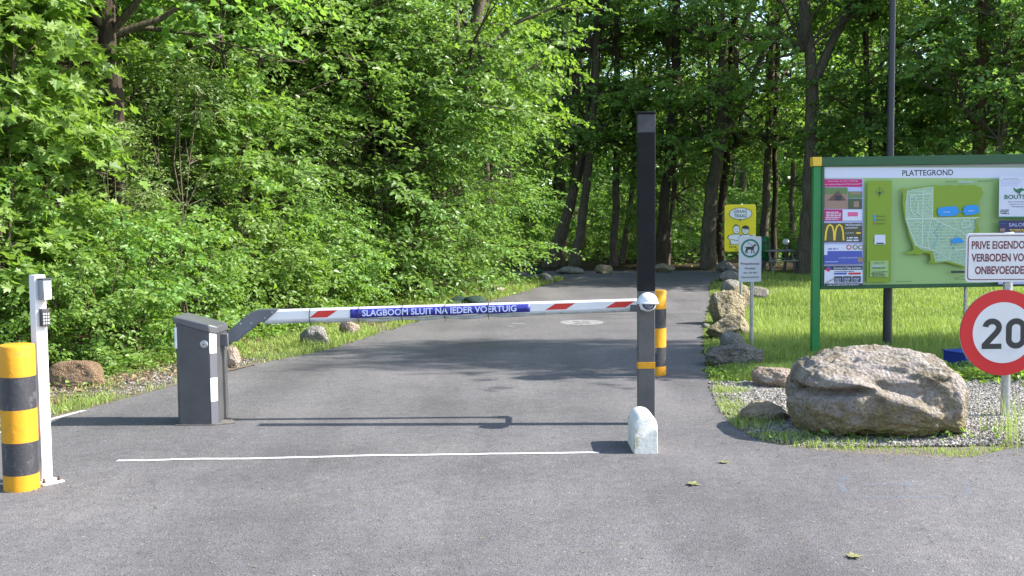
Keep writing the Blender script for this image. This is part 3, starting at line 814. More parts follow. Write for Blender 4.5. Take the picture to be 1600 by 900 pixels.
# the trees beside the road, right of the photograph, whose shade crosses road and lawn
for i, (x, y, sc_, k) in enumerate([(10.9, 13.2, (.95, .8, .95), 'young'), (19.0, 13.9, (1, .5, 1.0), 'tall'), (21.5, 13.2, (1, .42, 1.1), 'tall'), (17.6, 14.6, (.9, .36, .95), 'tall'), (23.5, 14.3, (1, .45, 1.15), 'tall_open'), (20.3, 14.7, (1, .3, 1), 'tall'), (18.4, 12.7, (1, .22, 1), 'tall'), (21.0, 13.6, (1, .3, .95), 'tall')]):
    o = plant(k, i % 2, (x, y), f'{ORD[i]} roadside tree on the right of the lawn, casting shade across the road', 'tree', 'roadside trees right of the lawn', 1, 0, trunk=i % 2)
    o.scale = sc_

# far wood that reads as one mass
rng = np.random.default_rng(99); n = 60000
a = rng.uniform(-.78, .78, n); d = rng.uniform(88, 112, n)
P = np.stack([d * np.sin(a), d * np.cos(a), 17 * rng.random(n) ** 1.7], 1)
P[:, 2] *= .8 + .25 * np.sin(a * 37) * np.sin(a * 13 + 1)
me = leaf_mesh('far foliage', P, rng.normal(0, 1, (n, 3)), rng.normal(0, .5, (n, 3)) + np.array([0, -.3, .8]), rng.uniform(.6, 1.3, n), rng.random(n) * .4, T_OVAL, [LEAF_DARK])
o = bpy.data.objects.new('distant_wood', me); COL.objects.link(o); tag(o, 'distant mass of green woodland closing the view behind all trees', 'woodland', kind='stuff')

# ------------------------------------------------------------------ rocks
from bpy import ops
def ico(sub):
    import bmesh
    bm = bmesh.new(); bmesh.ops.create_icosphere(bm, subdivisions=sub, radius=1)
    vs = [v.co.copy() for v in bm.verts]; fs = [[v.index for v in f.verts] for f in bm.faces]; bm.free(); return vs, fs
ICO = {}
def rock(name, label, c, size, seed, m, sub=4, rz=0.0, cuts=9, rough=.10, group=None, sink=.12, extra=None, freq=1.6, cat='boulder', tilt=0.0, planes=None, sq=1.0, shape=None):
    if sub not in ICO: ICO[sub] = ico(sub)
    V, F = ICO[sub]; q = random.Random(seed); off = Vector((seed * 3.1, seed * 1.7, seed * .9))
    planes = [(Vector(a_).normalized(), d_) for a_, d_ in planes] if planes else []
    for _ in range(cuts):
        n_ = Vector((q.gauss(0, 1), q.gauss(0, 1), q.gauss(.15, .9))).normalized(); planes.append((n_, q.uniform(.55, .86)))
    out = []; rot = Matrix.Rotation(rz, 3, 'Z') @ Matrix.Rotation(tilt, 3, 'Y')
    for v in V:
        p = Vector([math.copysign(abs(c_) ** sq, c_) for c_ in v])
        if shape: p = shape(v)
        for n_, d in planes:
            e = p.dot(n_) - d
            if e > 0: p = p - n_ * (e * .88)
        nd = v
        h = noise.fractal(nd * freq + off, 1.0, 2.0, 5) * rough + noise.fractal(nd * freq * 5 + off, .9, 2.1, 4) * rough * .32
        h -= max(0, .10 - abs(noise.noise(nd * freq * 1.3 + off * 2))) * rough * 3.2
        p = p + v * h * (.5 if shape else 1)
        if not shape: p = Vector((p.x * size[0] / 2, p.y * size[1] / 2, p.z * size[2] / 2))
        if extra: p = extra(p, v)
        out.append(rot @ p)
    z0 = min(p.z for p in out); H = max(p.z for p in out) - z0
    b = MB(); b.add([Vector((c[0], c[1], 0)) + p + Vector((0, 0, -z0 - sink * H)) for p in out], F, m)
    o = b.build(name, base=(c[0], c[1], 0), smooth=55 if sub < 5 else 180)
    return tag(o, label, cat, group)

R_BIG = rock_mat('boulder stone', [(.32, (.10, .08, .05)), (.44, (.22, .185, .135)), (.56, (.32, .28, .25)), (.70, (.26, .225, .218))], (.43, .40, .36), 3.2, moss=(.21, .17, .07))
R_SAND = rock_mat('sandstone', [(.25, (.15, .12, .065)), (.5, (.29, .24, .155)), (.75, (.40, .35, .265))], (.43, .39, .33), 3.0, moss=(.09, .085, .025))
R_GREY = rock_mat('grey stone', [(.25, (.13, .122, .108)), (.5, (.24, .225, .20)), (.75, (.34, .325, .30))], (.40, .40, .37), 4.0, moss=(.08, .09, .03))
R_DARK = rock_mat('dark layered stone', [(.25, (.09, .08, .07)), (.5, (.19, .175, .155)), (.75, (.30, .28, .25))], (.32, .30, .27), 4.0)
R_PINK = rock_mat('pinkish stone', [(.25, (.20, .15, .11)), (.5, (.33, .26, .20)), (.75, (.41, .35, .29))], (.42, .38, .33), 4.0)
R_GREEN = rock_mat('mossy green stone', [(.3, (.022, .045, .032)), (.6, (.04, .075, .055)), (.8, (.06, .09, .07))], (.05, .08, .06), 4.0)
R_LAVA = rock_mat('porous lava stone', [(.25, (.14, .085, .05)), (.5, (.25, .165, .10)), (.75, (.33, .24, .16))], (.28, .19, .12), 7.0)

def lerp_tab(tab, u):
    for (a_, b_), (c_, d_) in zip(tab, tab[1:]):
        if u <= c_:
            t = (u - a_) / (c_ - a_); t = t * t * (3 - 2 * t); return b_ + (d_ - b_) * t
    return tab[-1][1]
def boulder_body(v):
    """Huge boulder: steep left flank, broad rounded top, long slope to the right."""
    u = math.copysign(min(1, abs(v.x)) ** .72, v.x)
    r_ = math.sqrt(max(1e-9, v.y * v.y + v.z * v.z)); cy_, sz_ = v.y / r_, v.z / r_
    top = lerp_tab([(-1, .32), (-.9, .60), (-.74, .68), (-.42, .755), (0, .775), (.32, .765), (.6, .715), (.8, .62), (.94, .47), (1, .32)], u)
    taper = min(1, (r_ * 1.9) ** .8)
    dep = lerp_tab([(-1, .18), (-.85, .44), (-.4, .56), (.2, .58), (.7, .52), (1, .3)], u) * taper
    mid = .30
    z = mid + (top - mid) * taper * abs(sz_) ** .72 if sz_ > 0 else mid - (mid + .06) * taper * abs(sz_) ** .7
    y = math.copysign(abs(cy_) ** .8, cy_) * dep
    return Vector((u * .73, y, z * .86))
def big_shape(p, v):
    # an overhanging block at the upper left with a cleft under it, and a diagonal break from there down to the right
    x, y, z = p
    if y < .25:
        w_ = max(0, min(1, (.25 - y) / .25))
        if x < -.08:
            line = .345 + .09 * (x + .7) + .03 * noise.noise(Vector((x * 7, 1, 0)))
            k = max(0, min(1, (-.08 - x) / .25)) * w_
            dz = z - line
            p = p + Vector((.09, .13, 0)) * k * math.exp(-(dz / .032) ** 2)
            if dz > 0: p = p + Vector((-.02, -.035, 0)) * k * math.exp(-(dz - .06) ** 2 / .01)
            if dz < 0 and x < -.45: p = p + Vector((-.05, -.02, 0)) * k * max(0, 1 + dz / .35)
        br = .45 - .37 * (x + .42) + .05 * noise.noise(Vector((x * 5, 3, 0)))
        if -.5 < x < .38:
            dz = z - br; k = min(1, (x + .5) / .12, (.38 - x) / .3) * w_
            if dz > 0: p = p + Vector((0, .11 * k * min(1, dz / .07), 0))
            p = p + Vector((0, -.045, .012)) * k * math.exp(-(dz / .04) ** 2)
    p = p + v * (.030 * noise.fractal(v * 3.1 + Vector((4, 2, 1)), 1, 2, 4) + .016 * noise.fractal(v * 11, .8, 2, 4))
    p = p - v * .05 * max(0, .16 - abs(noise.noise(v * 2.7 + Vector((9, 0, 3))))) 
    return p
bx, by = G(1384, 684); by += .36; bx += .03
rock('boulder', 'huge rough tan and pinkish boulder on the gravel before the map board', (bx, by), (2, 2, 2), 12, R_BIG, 6, 0, 0, .05, None, .05, big_shape, 1.9, shape=boulder_body)

def rk(px, py, wpx, hpx, label, m, seed, dfrac=.8, sub=4, **k):
    """A rock from its base point and its width and height in the photograph."""
    x, y = G(px, py); s_ = FPX / y
    w_ = wpx / s_ * 1.08; h_ = hpx / s_ / .79
    dep = w_ * dfrac
    k.setdefault('sink', .21)
    return rock(k.pop('name', 'rock'), label, (x, y + dep * .4), (w_, dep, h_), seed, m, sub, **k)
def porous(p, v):
    d = noise.voronoi(v * 5.5)[0]
    return p * (1 - .10 * max(0, 1 - d[0] / .32)) 
rk(108, 606, 86, 40, 'brown porous lava rock beside the white card reader pillar', R_LAVA, 3, .8, 5, cuts=4, rough=.08, extra=porous)
rk(358, 574, 36, 36, 'pale pinkish pointed rock just right of the barrier cabinet', R_PINK, 5, .9, cuts=8)
rk(491, 543, 46, 33, 'speckled grey rock in the verge under the left end of the boom', R_GREY, 6, .8, cuts=7)
rk(545, 527, 30, 30, 'pale grey tilted rock under the start of the blue banner', R_PINK, 8, .8, cuts=8)
rk(713, 479, 33, 18, 'dark greenish rounded stone above the boom, left of a pair', R_GREEN, 9, .8, 3, cuts=3, rough=.05)
rk(741, 479, 36, 17, 'dark greenish rounded stone above the boom, right of a pair', R_GREEN, 10, .8, 3, cuts=3, rough=.05)
rk(774, 459, 27, 14, 'small round beige rock in the left verge near the road bend', R_PINK, 14, .8, cuts=5)
rk(853, 442, 24, 15, 'grey rock at the corner where the left verge ends', R_GREY, 15, .8, cuts=6)
rk(838, 428, 24, 9, 'low mossy stone behind the corner rock at the bend', R_GREEN, 16, .8, 3, cuts=5)
rk(893, 428, 46, 12, 'flat wide boulder on the far edge of the road', R_GREY, 17, .6, cuts=7, tilt=.06)
rk(944, 427, 25, 16, 'upright squarish boulder on the far edge of the road', R_SAND, 18, .8, cuts=8)
rk(1040, 426, 32, 14, 'flat pale boulder on the far edge right of the dark post', R_SAND, 19, .7, cuts=7)
# rocks edging the lawn along the right side of the road
rk(1147, 573, 92, 36, 'dark layered rock lying nearest in the stone edging of the lawn', R_DARK, 21, .65, 5, cuts=10, rough=.14, freq=2.4)
rk(1146, 548, 36, 34, 'small grey-green pointed stone behind the dark layered rock', R_GREY, 22, .8, cuts=9)
rk(1142, 530, 76, 36, 'angular tan slab rock before the largest edging boulder', R_SAND, 23, .7, 5, cuts=10, tilt=-.2)
rk(1140, 508, 66, 54, 'largest tan boulder of the lawn edging, left of the dog sign pole', R_SAND, 24, .9, 5, cuts=12, rough=.13)
rk(1157, 487, 44, 46, 'pale boulder right behind the largest one of the lawn edging', R_SAND, 25, 1.0, 5, cuts=8)
rk(1186, 468, 34, 24, 'dark grey rock peeping out right of the dog sign', R_DARK, 26, .9, cuts=7)
rk(1147, 462, 34, 26, 'shaded rock of the lawn edging under the yellow sign', R_GREY, 27, .9, cuts=8)
rk(1143, 441, 34, 18, 'brown rock of the lawn edging below the yellow sign corner', R_GREY, 28, .9, cuts=7)
rk(1138, 426, 34, 18, 'farthest brown slab of the lawn edging near the big forked trunk', R_DARK, 29, .8, cuts=9, tilt=.25)
rk(1220, 607, 76, 36, 'low rounded pale rock at the gravel edge left of the boulder', R_PINK, 31, .8, 5, cuts=5)
rk(1198, 660, 100, 31, 'flat brown stone slab lying left against the huge boulder', R_SAND, 32, .5, 5, cuts=10, rough=.07)
rk(1103, 512, 12, 7, 'little stone at the asphalt edge before the lawn edging', R_GREY, 33, .8, 3, cuts=6)

# ------------------------------------------------------------------ grass, gravel, litter (uncountable)
rng = np.random.default_rng(4)
EL = np.array(EDGE_L); ERa = np.array(EDGE_R)
def blades(name, label, XY, h, wd, bend=.45, m=GRASS, tintf=None):
    n = len(XY)
    an = rng.random(n) * 2 * np.pi; d = np.stack([np.cos(an), np.sin(an), np.zeros(n)], 1); s_ = np.stack([-np.sin(an), np.cos(an), np.zeros(n)], 1)
    z = np.zeros((n, 1)) - .01; b0 = np.concatenate([XY, z], 1); up = np.array([0, 0, 1.])
    k = bend * rng.uniform(.2, 1.5, n)
    p1 = b0 + up * (h * .55)[:, None] + d * (h * .18 * k)[:, None]; p2 = b0 + up * (h * (1 - .25 * k))[:, None] + d * (h * .75 * k)[:, None]
    ws = (wd * rng.uniform(.6, 1.3, n))[:, None]
    V = np.stack([b0 - s_ * ws, b0 + s_ * ws, p1 + s_ * ws * .8, p1 - s_ * ws * .8, p2], 1).reshape(-1, 3)
    F = np.array([0, 1, 2, 3, 3, 2, 4])
    F = (F[None] + (np.arange(n) * 5)[:, None]).ravel()
    t = np.repeat(np.clip(tintf(XY) if tintf else rng.random(n), 0, 1), 2)
    me = np_mesh(name, V, F, np.tile([4, 3], n), [m], t)
    o = bpy.data.objects.new(name, me); COL.objects.link(o); tag(o, label, 'grass', kind='stuff'); return o
def lowfreq(XY, s_, seed):
    return np.array([noise.fractal(Vector((x * s_ + seed, y * s_, seed)), 1, 2, 3) for x, y in XY])
n = 150000
yy = 11.75 + (33.5 - 11.75) * rng.random(n) ** 1.45
xr = np.interp(yy, [p[1] for p in sorted(ER_UP, key=lambda p: p[1])], [p[0] for p in sorted(ER_UP, key=lambda p: p[1])])
xx = xr + .02 + (np.maximum(.52 * yy + 1.5, xr + 1) - xr) * rng.random(n)
XY = np.stack([xx, yy], 1); lf = lowfreq(XY, .5, 3.3)
edge = np.clip((xx - xr) / .6, .25, 1)
hh = (.06 + .12 * rng.random(n)) * (1 + .7 * np.clip(lf, -.7, .9)) * edge
blades('lawn_grass', 'long bright green grass covering the lawn behind the boulder', XY, hh, .0035 + .00022 * (yy - 10), tintf=lambda q_: .5 + .35 * lf + rng.normal(0, .22, n))
# gravel of the island
def in_poly(X, Y, poly):
    P_ = np.array(poly); ins = np.zeros(len(X), bool); j = len(P_) - 1
    for i in range(len(P_)):
        c_ = ((P_[i, 1] > Y) != (P_[j, 1] > Y)) & (X < (P_[j, 0] - P_[i, 0]) * (Y - P_[i, 1]) / (P_[j, 1] - P_[i, 1] + 1e-12) + P_[i, 0])
        ins ^= c_; j = i
    return ins
def pebbles(name, label, XY, smin, smax, m):
    n = len(XY); t6 = np.array([(1, 0, 0), (-1, 0, 0), (0, 1, 0), (0, -1, 0), (0, 0, 1), (0, 0, -1)], np.float32)
    t6 = np.concatenate([t6, np.array([(x, y, z) for x in (-.62, .62) for y in (-.62, .62) for z in (-.62, .62)], np.float32)])
    import itertools
    hull = []
    C = t6[6:]
    idx = lambda x, y, z: 6 + (x > 0) * 4 + (y > 0) * 2 + (z > 0)
    for ax, (i_, sgn) in enumerate([(0, 1), (0, -1), (1, 1), (1, -1), (2, 1), (2, -1)]):
        tipv = {(0, 1): 0, (0, -1): 1, (1, 1): 2, (1, -1): 3, (2, 1): 4, (2, -1): 5}[(i_, sgn)]
        o_ = [k for k in range(3) if k != i_]; ring = []
        for u_, w_ in ((-1, -1), (1, -1), (1, 1), (-1, 1)):
            c_ = [0, 0, 0]; c_[i_] = sgn; c_[o_[0]] = u_; c_[o_[1]] = w_; ring.append(idx(*c_))
        for k in range(4): hull.append((ring[k], ring[(k + 1) % 4], tipv))
    hull = np.array(hull)
    # keep every face turned outwards
    for i in range(len(hull)):
        a_, b_, c_ = t6[hull[i]]
        if np.dot(np.cross(b_ - a_, c_ - a_), a_ + b_ + c_) < 0: hull[i] = hull[i][::-1]
    s_ = rng.uniform(smin, smax, n) * rng.uniform(.6, 1.2, n)
    sc = np.stack([s_ * rng.uniform(.7, 1.3, n), s_ * rng.uniform(.7, 1.2, n), s_ * rng.uniform(.45, .85, n)], 1)
    an = rng.random(n) * 6.28; ca, sa = np.cos(an), np.sin(an)
    V = t6[None] * sc[:, None, :] * rng.uniform(.78, 1.2, (n, len(t6), 1))
    tl = rng.normal(0, .35, n)[:, None]; V[..., 2] += V[..., 0] * tl
    X = V[..., 0] * ca[:, None] - V[..., 1] * sa[:, None]; Y = V[..., 0] * sa[:, None] + V[..., 1] * ca[:, None]
    W = np.stack([X + XY[:, 0:1], Y + XY[:, 1:2], V[..., 2] + (s_ * .35)[:, None] + rng.random(n)[:, None] * .008], -1).reshape(-1, 3)
    F = (hull[None] + (np.arange(n) * len(t6))[:, None, None]).ravel()
    me = np_mesh(name, W, F, np.full(n * len(hull), 3), [m], np.repeat(rng.random(n), len(hull)))
    o = bpy.data.objects.new(name, me); COL.objects.link(o); tag(o, label, 'gravel', kind='stuff'); return o
def gravel_mat():
    m, n_, l, b, tc = nodes_of('gravel stones')
    at = n_.new('ShaderNodeAttribute'); at.attribute_name = 'tint'
    r_ = ramp(n_, l, at.outputs['Fac'], [(0, (.06, .055, .05)), (.3, (.16, .147, .132)), (.6, (.26, .238, .215)), (.85, (.34, .31, .275)), (1, (.46, .44, .41))])
    l.new(r_.outputs[0], b.inputs['Base Color']); b.inputs['Roughness'].default_value = .85
    return m
GRAVEL = gravel_mat()
X_ = rng.uniform(1.9, 6.8, 130000); Y_ = rng.uniform(8.4, 12.0, 130000)
ins = in_poly(X_, Y_, isl + [(2.2, 12.0)] if False else isl)
XY = np.stack([X_[ins], Y_[ins]], 1)
lf = lowfreq(XY, 1.1, 8.8)
dl = np.min(np.linalg.norm(XY[:, None, :] - ERa[None, ::2, :], axis=2), axis=1)
keep = rng.random(len(XY)) < np.clip((dl - .05) / .30, .08, 1) * np.clip(1.15 + lf, .25, 1)
pebbles('gravel', 'loose grey and beige gravel around the huge boulder', XY[keep], .006, .0135, GRAVEL)
# weeds and thin grass at the rim of the island
n = 6500
i_ = rng.integers(8, len(ERa) - 4, n); P0 = ERa[i_] + rng.normal(0, .11, (n, 2)) + (np.array([[.13, .16]]))
ok = in_poly(P0[:, 0], P0[:, 1], isl); P0 = P0[ok]
lf = lowfreq(P0, 1.6, 5.1); kp = rng.random(len(P0)) < np.clip(.42 + lf * 1.5, .04, 1); P0 = P0[kp]
blades('rim_grass', 'sparse yellowish grass and weeds on the rim of the gravel island', P0, rng.uniform(.015, .055, len(P0)), .0026, .9, tintf=lambda q_: .75 + rng.normal(0, .2, len(q_)))
pc_ = np.concatenate([np.array(G(*c_))[None] + rng.normal(0, 1, (n_, 2)) * np.array([[sx_, sy_]]) for c_, n_, sx_, sy_ in (((1140, 638), 480, .12, .28), ((1172, 662), 800, .14, .16), ((1215, 684), 450, .24, .09), ((1135, 612), 350, .16, .12), ((1300, 697), 160, .3, .05))])
pc_ = pc_[in_poly(pc_[:, 0], pc_[:, 1], isl)]
blades('tuft_grass', 'low tufts of grass and weeds at the left corner of the gravel island', pc_, rng.uniform(.03, .11, len(pc_)), .0036, .9, tintf=lambda q_: .6 + rng.normal(0, .25, len(q_)))
# taller clump right of the speed sign pole
P0 = np.array(G(1592, 690))[None] + rng.normal(0, 1, (130, 2)) * np.array([[.10, .25]])
blades('tall_grass', 'tall thin grass clump at the right edge beside the speed sign pole', P0, rng.uniform(.12, .5, 130), .0026, .35, tintf=lambda q_: .8 + rng.normal(0, .2, len(q_)))
# left verge: grit, grass, fallen leaves and creeping plants
n = 70000; t = rng.random(n) ** .8
k_ = 8 + t * (len(EL) - 9); i0 = np.floor(k_).astype(int); fr = (k_ - i0)[:, None]
P0 = EL[i0] * (1 - fr) + EL[np.minimum(i0 + 1, len(EL) - 1)] * fr
nrm_ = nrm(np.stack([-(EL[np.minimum(i0 + 1, len(EL) - 1)] - EL[i0])[:, 1], (EL[np.minimum(i0 + 1, len(EL) - 1)] - EL[i0])[:, 0]], 1))
dd = rng.random(n) * 2.1
PV = P0 + nrm_ * dd[:, None]
lf = lowfreq(PV, 1.0, 2.2)
g_ = rng.random(n) < np.clip(.22 + lf * 1.4 + .55 * (PV[:, 1] > 14) - .18 * dd, .02, .95)
blades('verge_grass', 'short sunlit grass on the left verge between road and thicket', PV[g_], rng.uniform(.03, .12, g_.sum()) * (1 + .6 * (PV[g_][:, 1] > 15)), .0034 + .0002 * (PV[g_][:, 1] - 9), .8)
near = (PV[:, 1] < 15) & (rng.random(n) < np.clip(.75 - lf * 1.5, .1, 1)) & (dd < 2.0) & (dd > .12)
pebbles('grit', 'scattered grey grit on the left verge near the barrier cabinet', PV[near][:8000], .005, .011, GRAVEL)
n = 9000; j = rng.integers(0, len(PV), n); D0 = PV[j] + rng.normal(0, .2, (n, 2)); D0 = D0[dd[j] > .45]; n = len(D0)
P3 = np.concatenate([D0, rng.uniform(.006, .03, (n, 1))], 1)
me = leaf_mesh('dry leaves', P3, np.concatenate([rng.normal(0, 1, (n, 2)), rng.normal(0, .25, (n, 1))], 1), np.concatenate([rng.normal(0, .4, (n, 2)), np.ones((n, 1))], 1), rng.uniform(.03, .07, n), rng.random(n), T_OVAL, [DRY])
o = bpy.data.objects.new('leaf_litter', me); COL.objects.link(o); tag(o, 'brown dry leaf litter under the edge of the left thicket', 'leaf litter', kind='stuff')
# leafy floor of the wood beyond the road
n = 11000; P3 = np.stack([rng.uniform(-16, 26, n), rng.uniform(37.6, 66, n), (rng.random(n) ** 1.5) * .5 + .02], 1)
lf = lowfreq(P3[:, :2], .35, 4.4); P3 = P3[(lf + rng.normal(0, .15, n) > -.15) & ((P3[:, 1] > 38.5) | (P3[:, 0] > 9))]; n = len(P3)
me = leaf_mesh('wood floor plants', P3, np.concatenate([rng.normal(0, 1, (n, 2)), rng.normal(0, .3, (n, 1))], 1), np.concatenate([rng.normal(0, .5, (n, 2)), np.ones((n, 1))], 1), rng.uniform(.10, .24, n), rng.random(n) * .3, T_OVAL, [LEAF_DARK])
o = bpy.data.objects.new('undergrowth', me); COL.objects.link(o); tag(o, 'low green undergrowth on the dark forest floor beyond the road', 'undergrowth', kind='stuff')
# creeping plants at the foot of the thicket
n = 15000; FR = np.array([tuple(p) for p in FRONT]); k_ = rng.random(n) * (len(FR) - 2); i0 = np.floor(k_).astype(int); fr = (k_ - i0)[:, None]
P0 = FR[i0] * (1 - fr) + FR[i0 + 1] * fr + rng.normal(0, .38, (n, 2)); lf = lowfreq(P0, 1.3, 7.7)
kp = (lf + rng.normal(0, .12, n)) > -.08; P0 = P0[kp]; n = len(P0)
P3 = np.concatenate([P0, (rng.random((n, 1)) ** 1.6) * .26 + .02], 1)
me = leaf_mesh('creeping plants', P3, np.concatenate([rng.normal(0, 1, (n, 2)), rng.normal(0, .3, (n, 1))], 1), np.concatenate([rng.normal(0, .5, (n, 2)), np.ones((n, 1))], 1), rng.uniform(.03, .085, n), rng.random(n), T_OVAL, [LEAF_MAPLE])
o = bpy.data.objects.new('ground_cover', me); COL.objects.link(o); tag(o, 'low creeping green plants at the foot of the left thicket', 'ground cover', kind='stuff')
# broad weeds at the front of the lawn and against the boulder
n = 2350; X_ = np.concatenate([rng.uniform(4.9, 6.9, 1300), rng.uniform(2.2, 4.2, 900), rng.normal(bx, .6, 150)]); Y_ = np.concatenate([rng.normal(11.9, .22, 1300), rng.normal(12.2, .3, 900), rng.normal(by - .46, .05, 150)])
ok = in_poly(X_, Y_, road_outline); X_[ok] = 6.0; Y_[ok] = 11.95
P3 = np.stack([X_, Y_, rng.random(n) ** 1.5 * np.where(np.arange(n) < 1300, .13, .08) + .01], 1)
me = leaf_mesh('weeds', P3, np.concatenate([rng.normal(0, 1, (n, 2)), np.abs(rng.normal(.3, .4, (n, 1)))], 1), np.concatenate([rng.normal(0, .6, (n, 2)), np.ones((n, 1))], 1), rng.uniform(.03, .11, n) * np.where(np.arange(n) < 1300, 1, .6), rng.random(n), T_OVAL, [LEAF_MAPLE])
o = bpy.data.objects.new('weeds', me); COL.objects.link(o); tag(o, 'broad leaved weeds along the front of the lawn and boulder', 'weeds', kind='stuff')
# crumbs and twigs on the asphalt
n = 900; X_ = rng.uniform(-5, 4.5, n); Y_ = 5.2 + 9 * rng.random(n) ** 1.2
ea = np.concatenate([EL[8:][rng.integers(0, len(EL) - 9, 900)], ERa[rng.integers(2, len(ERa) - 6, 900)]])
P0 = np.concatenate([np.stack([X_, Y_], 1), ea + rng.normal(0, .22, ea.shape)]); P0 = P0[in_poly(P0[:, 0], P0[:, 1], road_outline)]
n = len(P0); P3 = np.concatenate([P0, np.full((n, 1), .006)], 1)
me = leaf_mesh('crumbs', P3, np.concatenate([rng.normal(0, 1, (n, 2)), np.zeros((n, 1))], 1), np.concatenate([rng.normal(0, .25, (n, 2)), np.ones((n, 1))], 1), rng.uniform(.008, .03, n), rng.random(n), T_NARROW, [DRY])
o = bpy.data.objects.new('road_litter', me); COL.objects.link(o); tag(o, 'tiny dry leaf crumbs scattered over the grey asphalt', 'litter', kind='stuff')
FALLEN = mat('fallen leaf', (.20, .20, .07), .7, var=.5, vscale=30)
for px, py, s_, lab in ((1131, 723, .085, 'curled fallen leaf on the asphalt left of the boulder shadow'), (1085, 758, .09, 'small fallen leaf on the asphalt before the white stone'), (1337, 871, .085, 'fallen leaf lying on the asphalt nearest the camera')):
    x, y = G(px, py); b = MB(); tv, tf = T_MAPLE; r_ = Matrix.Rotation(px, 3, 'Z')
    b.add([r_ @ Vector((float(v[0]) * s_, float(v[1] - .5) * s_, float(v[2]) * s_ * 1.2 * .4 + .010 + .05 * s_ * abs(v[0]) )) + Vector((x, y, 0)) for v in tv], tf, FALLEN)
    tag(b.build('fallen_leaf', base=(x, y, 0), smooth=0), lab, 'leaf')
# ------------------------------------------------------------------ street furniture
YEL = mat('yellow paint', srgb(198, 140, 34), .6, spec=.25, vscale=11, bump=.15, bscale=25, dirt=(.40, .225, .03))
BLK = mat('black paint', (.028, .028, .033), .5, var=.4, vscale=14, bump=.15, bscale=30, dirt=(.075, .075, .08))
WHITE_STEEL = mat('white painted steel', (.60, .60, .61), .4, dirt=(.47, .46, .43), vscale=4)
GALV = mat('galvanised steel', (.42, .44, .46), .42, .85, var=.25, vscale=22)
DGREY = mat('anthracite steel', (.060, .060, .063), .45, var=.2, vscale=5, bump=.05, bscale=300)
DGREY2 = mat('anthracite lid', (.085, .087, .095), .4, var=.2, vscale=5)
BLACKPOST = mat('black post coating', (.007, .007, .009), .6, spec=.2, var=.3, vscale=5)
GREYPOST = mat('dark grey post coating', (.085, .080, .080), .5, var=.25, vscale=5)
CAPGREY = mat('grey post top', (.045, .045, .05), .6, var=.4, vscale=12)
WHITE_PL = mat('white plastic', (.64, .65, .66), .35, var=.06, vscale=5)
REFL_W = mat('white reflective tape', (.62, .65, .70), .3, var=.08, vscale=15)
REFL_R = mat('red reflective tape', srgb(190, 44, 34), .35, var=.12, vscale=15)
REFL_G = mat('grey tape', (.10, .10, .12), .4)
BANNER = mat('blue banner', srgb(40, 42, 132), .5, var=.12, vscale=8)
BANNER_TXT = mat('banner lettering', srgb(196, 203, 235), .5)
RUBBER = mat('grey rubber edge', (.40, .41, .38), .6, var=.35, vscale=9)
TIE = mat('black cable tie', (.015, .015, .016), .5)
CONCRETE_W = mat('painted white concrete', (.60, .585, .53), .75, vscale=6, bump=.2, bscale=30, dirt=(.38, .34, .23))
GREENF = mat('green painted frame', srgb(24, 80, 42), .4, var=.15, vscale=4)
GREENP = mat('green painted post', srgb(30, 122, 62), .4, var=.12, vscale=4)
SIGN_W = mat('white sign face', (.56, .56, .58), .35, var=.04, vscale=3)
SIGN_R = mat('red sign ring', srgb(184, 24, 32), .35)
INK = mat('black ink', (.018, .018, .02), .45)
MAROON = mat('dark red lettering', srgb(96, 34, 48), .45)
ALU = mat('sign back aluminium', (.5, .51, .53), .45, .6)
RUST = mat('weathered bolt', (.10, .07, .05), .7, .4)
DIRTM = mat('dirt rim', (.125, .115, .10), .95, var=.4, vscale=20)

def striped_bollard(px, py, h, r_, label, seed):
    x, y = G(px, py); x *= (y + r_) / y; y += r_
    b = MB(); q = random.Random(seed)
    lv = [0, .11 * h, .335 * h, .56 * h, .785 * h, h]
    for i in range(5):
        z0, z1 = lv[i], lv[i + 1]
        b.lathe([(r_, z0), (r_, z0 + .004), (r_, z1 - .004), (r_, z1)] if i < 4 else [(r_, z0), (r_, z1 - .012), (r_ - .004, z1 - .003), (r_ - .012, z1)], (x, y, 0), (YEL, BLK)[i % 2], 48)
    t = thing('striped_bollard', label, 'bollard', (x, y, 0), 'yellow and black bollards')
    b.build('post', t, smooth=50)
    b = MB()
    for k in range(22):
        a = k * .2856 + q.uniform(-.1, .1); s_ = q.uniform(.004, .011)
        b.lathe([(s_, 0), (s_ * .7, s_ * .5), (.001, s_ * .7)], (x + math.cos(a) * (r_ + .008), y + math.sin(a) * (r_ + .008), 0), DIRTM, 7)
    b.build('base_rim', t, smooth=0)
striped_bollard(34.5, 770, 1.015, .118, 'large yellow and black striped bollard beside the white card reader pillar', 1)
striped_bollard(1025, 588, 1.0, .118, 'yellow and black striped bollard half hidden behind the dark post', 2)

# card reader pillar
x, y = G(70, 752)
t = thing('card_reader_pillar', 'slim white square pillar with card reader and keypad by the bollard', 'card reader', (x, y, 0))
rot = Matrix.Rotation(R(-38), 3, 'Z')
L = lambda a, b_, c_: Vector((x, y, 0)) + rot @ Vector((a, b_, c_))
b = MB(); b.box((x, y, .75), (.082, .082, 1.475), WHITE_STEEL, rot); b.build('column', t, bevel=.006)
b = MB(); b.box(L(.03, 0, .006), (.20, .16, .012), WHITE_STEEL, rot)
o = b.build('base_plate', t, bevel=.002)
for dx, dy in ((.095, -.055), (.095, .055), (-.04, -.06), (-.04, .06)):
    b = MB(); p = L(dx, dy, .012); b.lathe([(.014, 0), (.014, .012), (.008, .012), (.008, .03), (.006, .034)], p, RUST, 6); b.build('bolt', o, smooth=0)
b = MB(); b.box(L(.078, .012, 1.385), (.075, .066, .145), mat('reader housing', (.22, .23, .25), .4), rot); o = b.build('reader', t, bevel=.006)
